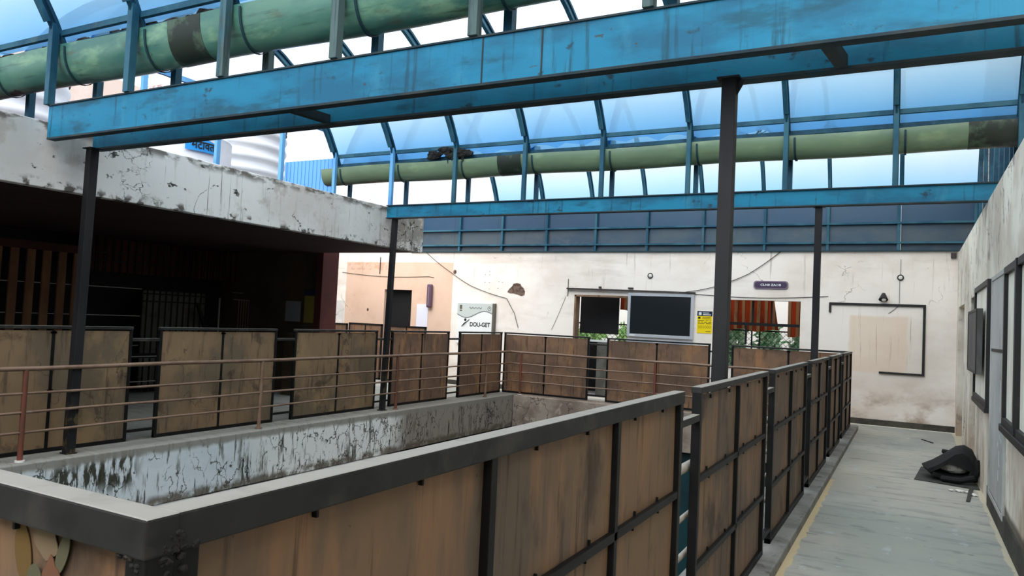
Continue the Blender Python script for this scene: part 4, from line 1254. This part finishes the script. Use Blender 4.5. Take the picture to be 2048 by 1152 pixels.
# purple room sign
ps = thing('room_sign', (-2.54, Y - .03, 2.6), 'purple rounded sign with white lettering above the barred window', 'sign')
def rounded(cx, cz, w, h, r, n=6):
    o = []
    for qx, qz, a0 in ((1, 1, 0), (-1, 1, PI / 2), (-1, -1, PI), (1, -1, 1.5 * PI)):
        for i in range(n + 1):
            a = a0 + PI / 2 * i / n
            o.append((cx + qx * (w / 2 - r) + r * math.cos(a), cz + qz * (h / 2 - r) + r * math.sin(a)))
    return o
MB().prism([(x, Y - .002, z) for x, z in rounded(-2.545, 2.645, .68, .165, .06)], (0, -.02, 0)).build('rim', 'purple_rim', ps)
MB().prism([(x, Y - .0225, z) for x, z in rounded(-2.545, 2.645, .63, .12, .05)], (0, -.005, 0)).build('plate', 'purple', ps)
lettering('lettering', 'CLNII ZA/10', (-2.545, Y - .029, 2.645), (.40, .045), 'sign_white', ps)
# round lamps
for x, z, r, lab in ((-5.10, 2.80, .055, 'round white ceiling-style lamp high on the wall above the sliding window'), (-.19, 2.83, .05, 'round lamp high on the wall above the black frame')):
    t = thing('round_lamp', (x, Y - .03, z), lab, 'lamp')
    MB().ball((x, Y - .005, z), r * .8, 3, (1, .5, 1)).build('diffuser', 'lamp_white', t, smooth=True)
    MB().tube([(x + r * math.cos(a * PI / 12), Y - .012, z + r * math.sin(a * PI / 12)) for a in range(25)], .009, 6).build('ring', 'frame_black', t, smooth=True)
    if x > -1: MB().bar((x, Y - .01, z), (x, Y - .01, z + .35), .006).build('wire', 'cable', t)
hl = thing('hood_lamp', (-.47, Y - .05, 2.35), 'black hood lamp above the black frame on the end wall', 'lamp')
MB().cyl((-.47, Y - .02, 2.52), (-.47, Y - .08, 2.40), .03, .085).build('hood', 'frame_black', hl, smooth=True)
MB().ball((-.46, Y - .09, 2.40), .04, 2).build('bulb', 'lamp_white', hl, smooth=True)
MB().bar((-.47, Y, 2.50), (-.47, Y - .04, 2.50), .03).build('bracket', 'frame_black', hl)
# incomplete black frame
fl = MB().box((-1.43, Y - .03, 2.28), (.245, Y, 2.325)).box((-1.43, Y - .03, 2.13), (-1.39, Y, 2.28)).box((.20, Y - .03, .99), (.245, Y, 2.28)).box((-.52, Y - .03, .99), (.2, Y, 1.03))
tag(fl.build('wall_frame', 'frame_black', None, bevel=.004), 'broken black rectangular frame on the end wall', 'frame')
# cables
def cable(pts, r, label):
    P = [Vector(p) for p in pts]; out = []
    for i in range(len(P) - 1):
        for j in range(8):
            u = j / 8; q = P[i].lerp(P[i + 1], u); q.z -= .06 * (P[i + 1] - P[i]).length * math.sin(PI * u) * .35; out.append(q)
    out.append(P[-1])
    tag(MB().tube(out, r, 5).build('cable', 'cable', None, smooth=True), label, 'cable')
cable([(-11.12, Y - .02, 3.33), (-10.30, Y - .02, 2.80), (-9.7, Y - .02, 2.48), (-8.68, Y - .02, 2.20), (-8.45, Y - .02, 1.85), (-8.33, Y - .02, 1.5)], .007, 'thin black cable sagging across the cream wall to the signboard')
cable([(-2.37, Y - .02, 3.33), (-3.0, Y - .02, 2.86), (-3.7, Y - .02, 2.58), (-4.3, Y - .02, 2.46)], .007, 'thin black cable from the wall top down to the sliding track')
cable([(-7.07, Y - .01, 2.7), (-7.07, Y - .01, 2.3)], .008, 'short dark cable hanging at the left end of the track')
cable([(-7.12, Y - .01, 2.28), (-7.45, Y - .01, 1.5)], .004, 'thin wire slanting down left of the open doorway')
cable([(-13.9, Y - .01, 2.78), (-11.0, Y - .01, 2.70), (-10.85, Y - .01, 2.68)], .006, 'thin conduit across the peach painted wall')
cable([(-12.6, Y - .01, 3.2), (-12.6, Y - .01, 2.75)], .012, 'short black cable hanging on the peach painted wall')
cable([(-4.1, Y - .01, 2.42), (-1.45, Y - .01, 2.44)], .006, 'cable running along above the barred window')
cable([(-.2, Y - .01, 2.78), (-.2, Y - .01, 2.3), (-.38, Y - .01, 2.14)], .004, 'thin wire hanging below the round lamp')
tag(MB().box((XW - .12, Y - .04, 3.2), (XW - .03, Y, 3.3)).build('wall_bracket', 'dark_metal'), 'small dark bracket in the top corner of the end wall', 'bracket')

# ================================================================== RIGHT WALL OBJECTS
X = XW
def yframe(y0, y1, z0, z1, w, mat, par, x0, x1, name='frame'):
    return MB().box((x0, y0, z0), (x1, y0 + w, z1)).box((x0, y1 - w, z0), (x1, y1, z1)).box((x0, y0 + w, z1 - w), (x1, y1 - w, z1)).box((x0, y0 + w, z0), (x1, y1 - w, z0 + w)).build(name, mat, par, bevel=.003)
w3 = thing('window_3', (X, 10.1, 1.0), 'dark framed window with a hanging grey shutter in the right wall', 'window', kind='structure')
yframe(9.28, 11.1, 1.0, 2.36, .06, 'frame_black', w3, X - .045, X)
MB().box((X - .02, 9.34, 1.06), (X - .008, 11.04, 2.30)).build('pane', 'pale_pane', w3)
MB().box((X - .055, 9.25, .95), (X, 11.12, 1.0)).build('sill', 'frame_black', w3, bevel=.004)
MB().box((X - .105, 9.72, 1.33), (X - .047, 11.06, 2.06)).build('shutter', 'shutter', w3, bevel=.004)
yframe(9.72, 11.06, 1.33, 2.06, .03, 'frame_black', w3, X - .112, X - .10, 'shutter_frame')
d4 = thing('door_4', (X, 8.4, .14), 'grey metal door with white paint smears in the right wall', 'door', kind='structure')
yframe(7.78, 9.13, .15, 2.36, .045, 'door_grey', d4, X - .022, X, 'door_frame')
MB().box((X - .012, 7.82, .18), (X - .003, 9.09, 2.32)).build('door_leaf', 'door_grey', d4)
MB().box((X - .018, 7.84, 1.60), (X - .010, 9.07, 1.63)).build('mid_rail', 'frame_black', d4)
m = MB()
for y, z, l_ in ((8.18, 1.05, .30), (8.17, .80, .06), (8.32, .72, .05), (8.2, .55, .16), (8.05, .78, .05), (8.25, .42, .1)):
    m.prism([(X - .0125, y - .02, z), (X - .0125, y + .02, z + .02), (X - .0125, y + .015, z + l_), (X - .0125, y - .012, z + l_ * .9)], (-.001, 0, 0))
m.build('paint_smear', 'white_paint', d4)
w4 = thing('window_4', (X, 6.4, 1.0), 'black framed window with pale panes at the right edge', 'window', kind='structure')
yframe(5.2, 7.66, 1.0, 2.34, .06, 'frame_black', w4, X - .05, X)
MB().box((X - .06, 6.72, 1.0), (X - .005, 6.80, 2.34)).build('mullion', 'frame_black', w4, bevel=.004)
MB().box((X - .02, 5.26, 1.06), (X - .008, 6.72, 2.28)).build('pane', 'pale_pane', w4)
MB().box((X - .02, 6.80, 1.06), (X - .008, 7.60, 2.28)).build('pane', 'pale_pane', w4)
MB().box((X - .065, 5.15, .94), (X, 7.70, 1.0)).build('sill', 'frame_black', w4, bevel=.004)

# ================================================================== FLOOR LITTER
tag(MB().prism([(.075, 10.30, .002), (.16, 11.35, .002), (.28, 11.40, .002), (.735, 10.5, .002), (.735, 10.1, .002)], (0, 0, .008)).build('rubber_mat', 'mat_grey'), 'flat grey rubber mat on the corridor floor under the black sheet', 'mat')
def rubber():
    # a thick folded rubber sheet: open loop in section, swept along the corridor and pinched toward the tip
    sec = [(-.30, .13), (-.18, .20), (-.04, .30), (.06, .38), (.14, .40), (.21, .36), (.25, .27), (.27, .17), (.24, .09), (.14, .045), (.0, .035), (-.12, .06), (-.24, .10)]
    m = MB(); rings = []
    ny = 7
    for j in range(ny + 1):
        v = j / ny; s = .80 + .20 * math.sin(PI * v)
        th = .022
        outer_ = []; inner_ = []
        for i, (a, z) in enumerate(sec):
            p0_ = sec[max(i - 1, 0)]; p1_ = sec[min(i + 1, len(sec) - 1)]
            t_ = Vector((p1_[0] - p0_[0], p1_[1] - p0_[1])).normalized(); nn = Vector((-t_.y, t_.x))
            y = 10.45 + .42 * v + .05 * math.sin(a * 8)
            outer_.append(m.b.verts.new((.465 + a * s + nn.x * th, y, z * s + nn.y * th + .005)))
            inner_.append(m.b.verts.new((.465 + a * s - nn.x * th, y, z * s - nn.y * th + .005)))
        rings.append(outer_ + inner_[::-1])
    n = len(rings[0])
    for A, B in zip(rings, rings[1:]):
        for k_ in range(n): m.b.faces.new((A[k_], A[(k_ + 1) % n], B[(k_ + 1) % n], B[k_]))
    m.b.faces.new(rings[0][::-1]); m.b.faces.new(rings[-1])
    bmesh.ops.triangulate(m.b, faces=[f_ for f_ in m.b.faces if len(f_.verts) > 4])
    o = m.build('folded_rubber_sheet', 'tarp', None, smooth=True)
    tag(o, 'folded black rubber sheet lying against the right wall', 'rubber sheet')
    m = MB(); m.tube([(.70, 10.42, .05), (.73, 10.35, .18), (.715, 10.38, .30)], .03, 8); m.tube([(.36, 10.36, .045), (.55, 10.30, .05), (.69, 10.36, .09)], .035, 8)
    tag(m.build('rubber_hose', 'tarp', None, smooth=True), 'thick black rubber hose curled round the folded sheet', 'hose')
rubber()
tag(MB().ball((.50, 10.68, .15), .17, 3, (1.0, .6, .42), jit=.01).build('white_bundle', 'scrap', None, smooth=True), 'dirty white bundle inside the folded black rubber sheet', 'bundle')
tag(MB().cyl((.46, 13.0, .03), (.66, 12.9, .03), .03).build('short_pipe', 'tarp', None, smooth=True), 'short black pipe piece on the floor behind the rubber sheet', 'pipe')
for j, (x, y, s) in enumerate(((.47, 9.86, 1.0), (.58, 9.84, .8), (.67, 9.72, 1.0), (.72, 12.1, 1.6))):
    m = MB()
    for q_ in range(5): m.ball((x + random.uniform(-.05, .05) * s, y + random.uniform(-.04, .04), .014), .02 * s, 1, (1.6, 1, .5), jit=.006)
    tag(m.build('paper_scrap', 'scrap'), ['left scrap of crumpled white paper on the corridor floor', 'middle scrap of crumpled white paper beside the black strap', 'right scrap of crumpled white paper touching the wall', 'crumpled white scrap behind the black rubber sheet'][j], 'paper scrap', 'paper scraps on the corridor floor')
tag(MB().sweep([(-.018, 0), (.018, 0), (.018, .006), (-.018, .006)], [((.67 - .02 * i, 10.3 - .2 * i, .002 + (.02 if 1 < i < 4 else .003)), (1, 0, 0), (0, 0, 1)) for i in range(6)]).build('black_strap', 'mat_grey'), 'short grey strap on the floor crossing the paper scraps', 'strap')
tag(MB().bar((.20, 14.4, .008), (.36, 14.05, .008), .02, .012).build('splinter', 'tarp'), 'thin dark splinter on the floor near the far corner', 'splinter')

# ================================================================== ROOFTOP BEYOND (LEFT)
roofz = 3.495
def tank(cx, cy, r, h, rings_, label, dome=.35, rail=True):
    t = thing('water_tank', (cx, cy, roofz), label, 'water tank', 'white water tanks on the roof')
    prof = [(r * .98, 0)]
    n = rings_
    for i in range(n):
        z = h * (i + .15) / n
        for u, dr in ((0, 0), (.18, .035), (.36, .05), (.54, .035), (.72, 0), (.95, 0)):
            prof.append((r + dr, z + u * h / n * .92))
    prof += [(r, h), (r * .97, h + .05), (r * .75, h + dome * .5), (r * .4, h + dome * .85), (r * .16, h + dome)]
    m = MB(); seg = 56; rr = []
    for pr, pz in prof: rr.append([m.b.verts.new((cx + pr * math.cos(2 * PI * k_ / seg), cy + pr * math.sin(2 * PI * k_ / seg), roofz + pz)) for k_ in range(seg)])
    for A, B in zip(rr, rr[1:]):
        for k_ in range(seg): m.b.faces.new((A[k_], A[(k_ + 1) % seg], B[(k_ + 1) % seg], B[k_]))
    m.b.faces.new(rr[0][::-1]); m.b.faces.new(rr[-1])
    m.build('body', 'tank', t, smooth=True)
    MB().cyl((cx, cy, roofz + h + dome), (cx, cy, roofz + h + dome + .08), r * .2, seg=24).build('lid', 'tank', t, smooth=True)
    if rail:
        m = MB()
        for zz in (h + .01, h + .09):
            m.tube([(cx + (r + .02) * math.cos(2 * PI * k_ / 48), cy + (r + .02) * math.sin(2 * PI * k_ / 48), roofz + zz) for k_ in range(49)], .016, 5)
        for k_ in range(40):
            a = 2 * PI * k_ / 40; m.bar((cx + (r + .02) * math.cos(a), cy + (r + .02) * math.sin(a), roofz + h + .01), (cx + (r + .02) * math.cos(a + (.06 if k_ % 2 else 0)), cy + (r + .02) * math.sin(a), roofz + h + .09), .022)
        m.build('rim_lattice', 'cable', t)
    return t
tank(-14.5, 12.45, 1.22, 2.42, 8, 'white ribbed water tank behind the pale gable post, right of the others')
t = tank(-13.6, 10.1, 1.2, 1.55, 1, 'smooth white water tank with a blue label', .75, False)
tank(-15.3, 7.5, 1.25, 2.35, 7, 'white ribbed water tank under the near gutter at upper left')
# blue band with lettering on the smooth tank, following its curve
def curved(name, me, mat, rad, a0):
    for v in me.vertices:
        x, z, e = v.co.x, v.co.y, v.co.z
        a = a0 + x / rad
        v.co = Vector(((rad + e + .004) * math.cos(a), (rad + e + .004) * math.sin(a), z))
    me.materials.clear(); me.materials.append(M[mat])
    o = bpy.data.objects.new(name, me); COL.objects.link(o); o.parent = t
    return o
A0 = math.atan2(0 - 10.1, 0 + 13.6) + .50
bmq = bmesh.new(); n = 16; vs = []
for i in range(n + 1):
    x = -.36 + .72 * i / n
    vs.append((bmq.verts.new((x, 1.40, 0)), bmq.verts.new((x, 1.66 - .10 * (x / .36) ** 2, 0))))
for a, b_ in zip(vs, vs[1:]): bmq.faces.new((a[0], b_[0], b_[1], a[1]))
meq = bpy.data.meshes.new('label_band'); bmq.to_mesh(meq); bmq.free()
for v_ in meq.vertices: v_.co.y -= .19
ob = curved('label_band', meq, 'tank_blue', 1.252, A0)
mo = ob.modifiers.new('thickness', 'SOLIDIFY'); mo.thickness = .004
met = text_mesh('मटावत', .2, (.50, .15))
for v_ in met.vertices: v_.co.y += 1.33; v_.co.z += .004
curved('lettering', met, 'ink', 1.256, A0)
# rooftop buildings beyond
bb = thing('rooftop_building', (-22, 16, 3.5), 'pinkish white building with a tiled roof edge behind the tanks', 'building')
MB().box((-24, 9.0, 0), (-22, 17.8, 8.6)).build('wall', 'bldg', bb)
MB().prism([(-21.9, 15.95, 9.25), (-21.9, 18.9, 8.75), (-21.9, 18.9, 8.5), (-21.9, 15.95, 8.95)], (-2.2, 0, 0)).build('roof_edge', 'bldg_white', bb)
MB().prism([(-21.88, 15.95, 8.93), (-21.88, 18.9, 8.50), (-21.88, 18.9, 8.30), (-21.88, 15.95, 8.75)], (-2.2, 0, 0)).build('tiled_roof', 'tile', bb)
MB().box((-22.0, 15.9, 0), (-21.8, 16.05, 9.0)).build('corner_pier', 'bldg_white', bb)
tag(MB().box((-24.5, 4, 0), (-22.5, 8.9, 7.35)).build('low_white_building', 'bldg_white'), 'white building at the far left edge behind the tanks', 'building')
cs = MB()
x = -11.24
while x < -10.02:
    cs.box((x, 11.0, 3.495), (x + .05, 11.04, 4.66)); cs.box((x + .05, 11.012, 3.495), (x + .10, 11.052, 4.66)); x += .10
tag(cs.build('blue_sheet_wall', 'blue_sheet_wall'), 'blue corrugated sheet wall right of the tanks', 'sheet wall')
tag(MB().box((-15.0, 17.0, 0), (-13.9, 18.5, 5.2)).build('white_roof_block', 'bldg_white'), 'small white block behind the end of the far gutter', 'building')
# stone building right
tag(MB().box((2.3, 2.0, 0), (5.0, 34, 9.5)).build('stone_building', 'stone'), 'pale rough stone building beyond the right wall', 'building')

for o in bpy.data.objects:
    if '_local' in o: del o['_local']
for l_, ns in LABELS.items():
    if len(ns) > 1 and 'screw' not in l_: print('DUP LABEL', l_, ns)
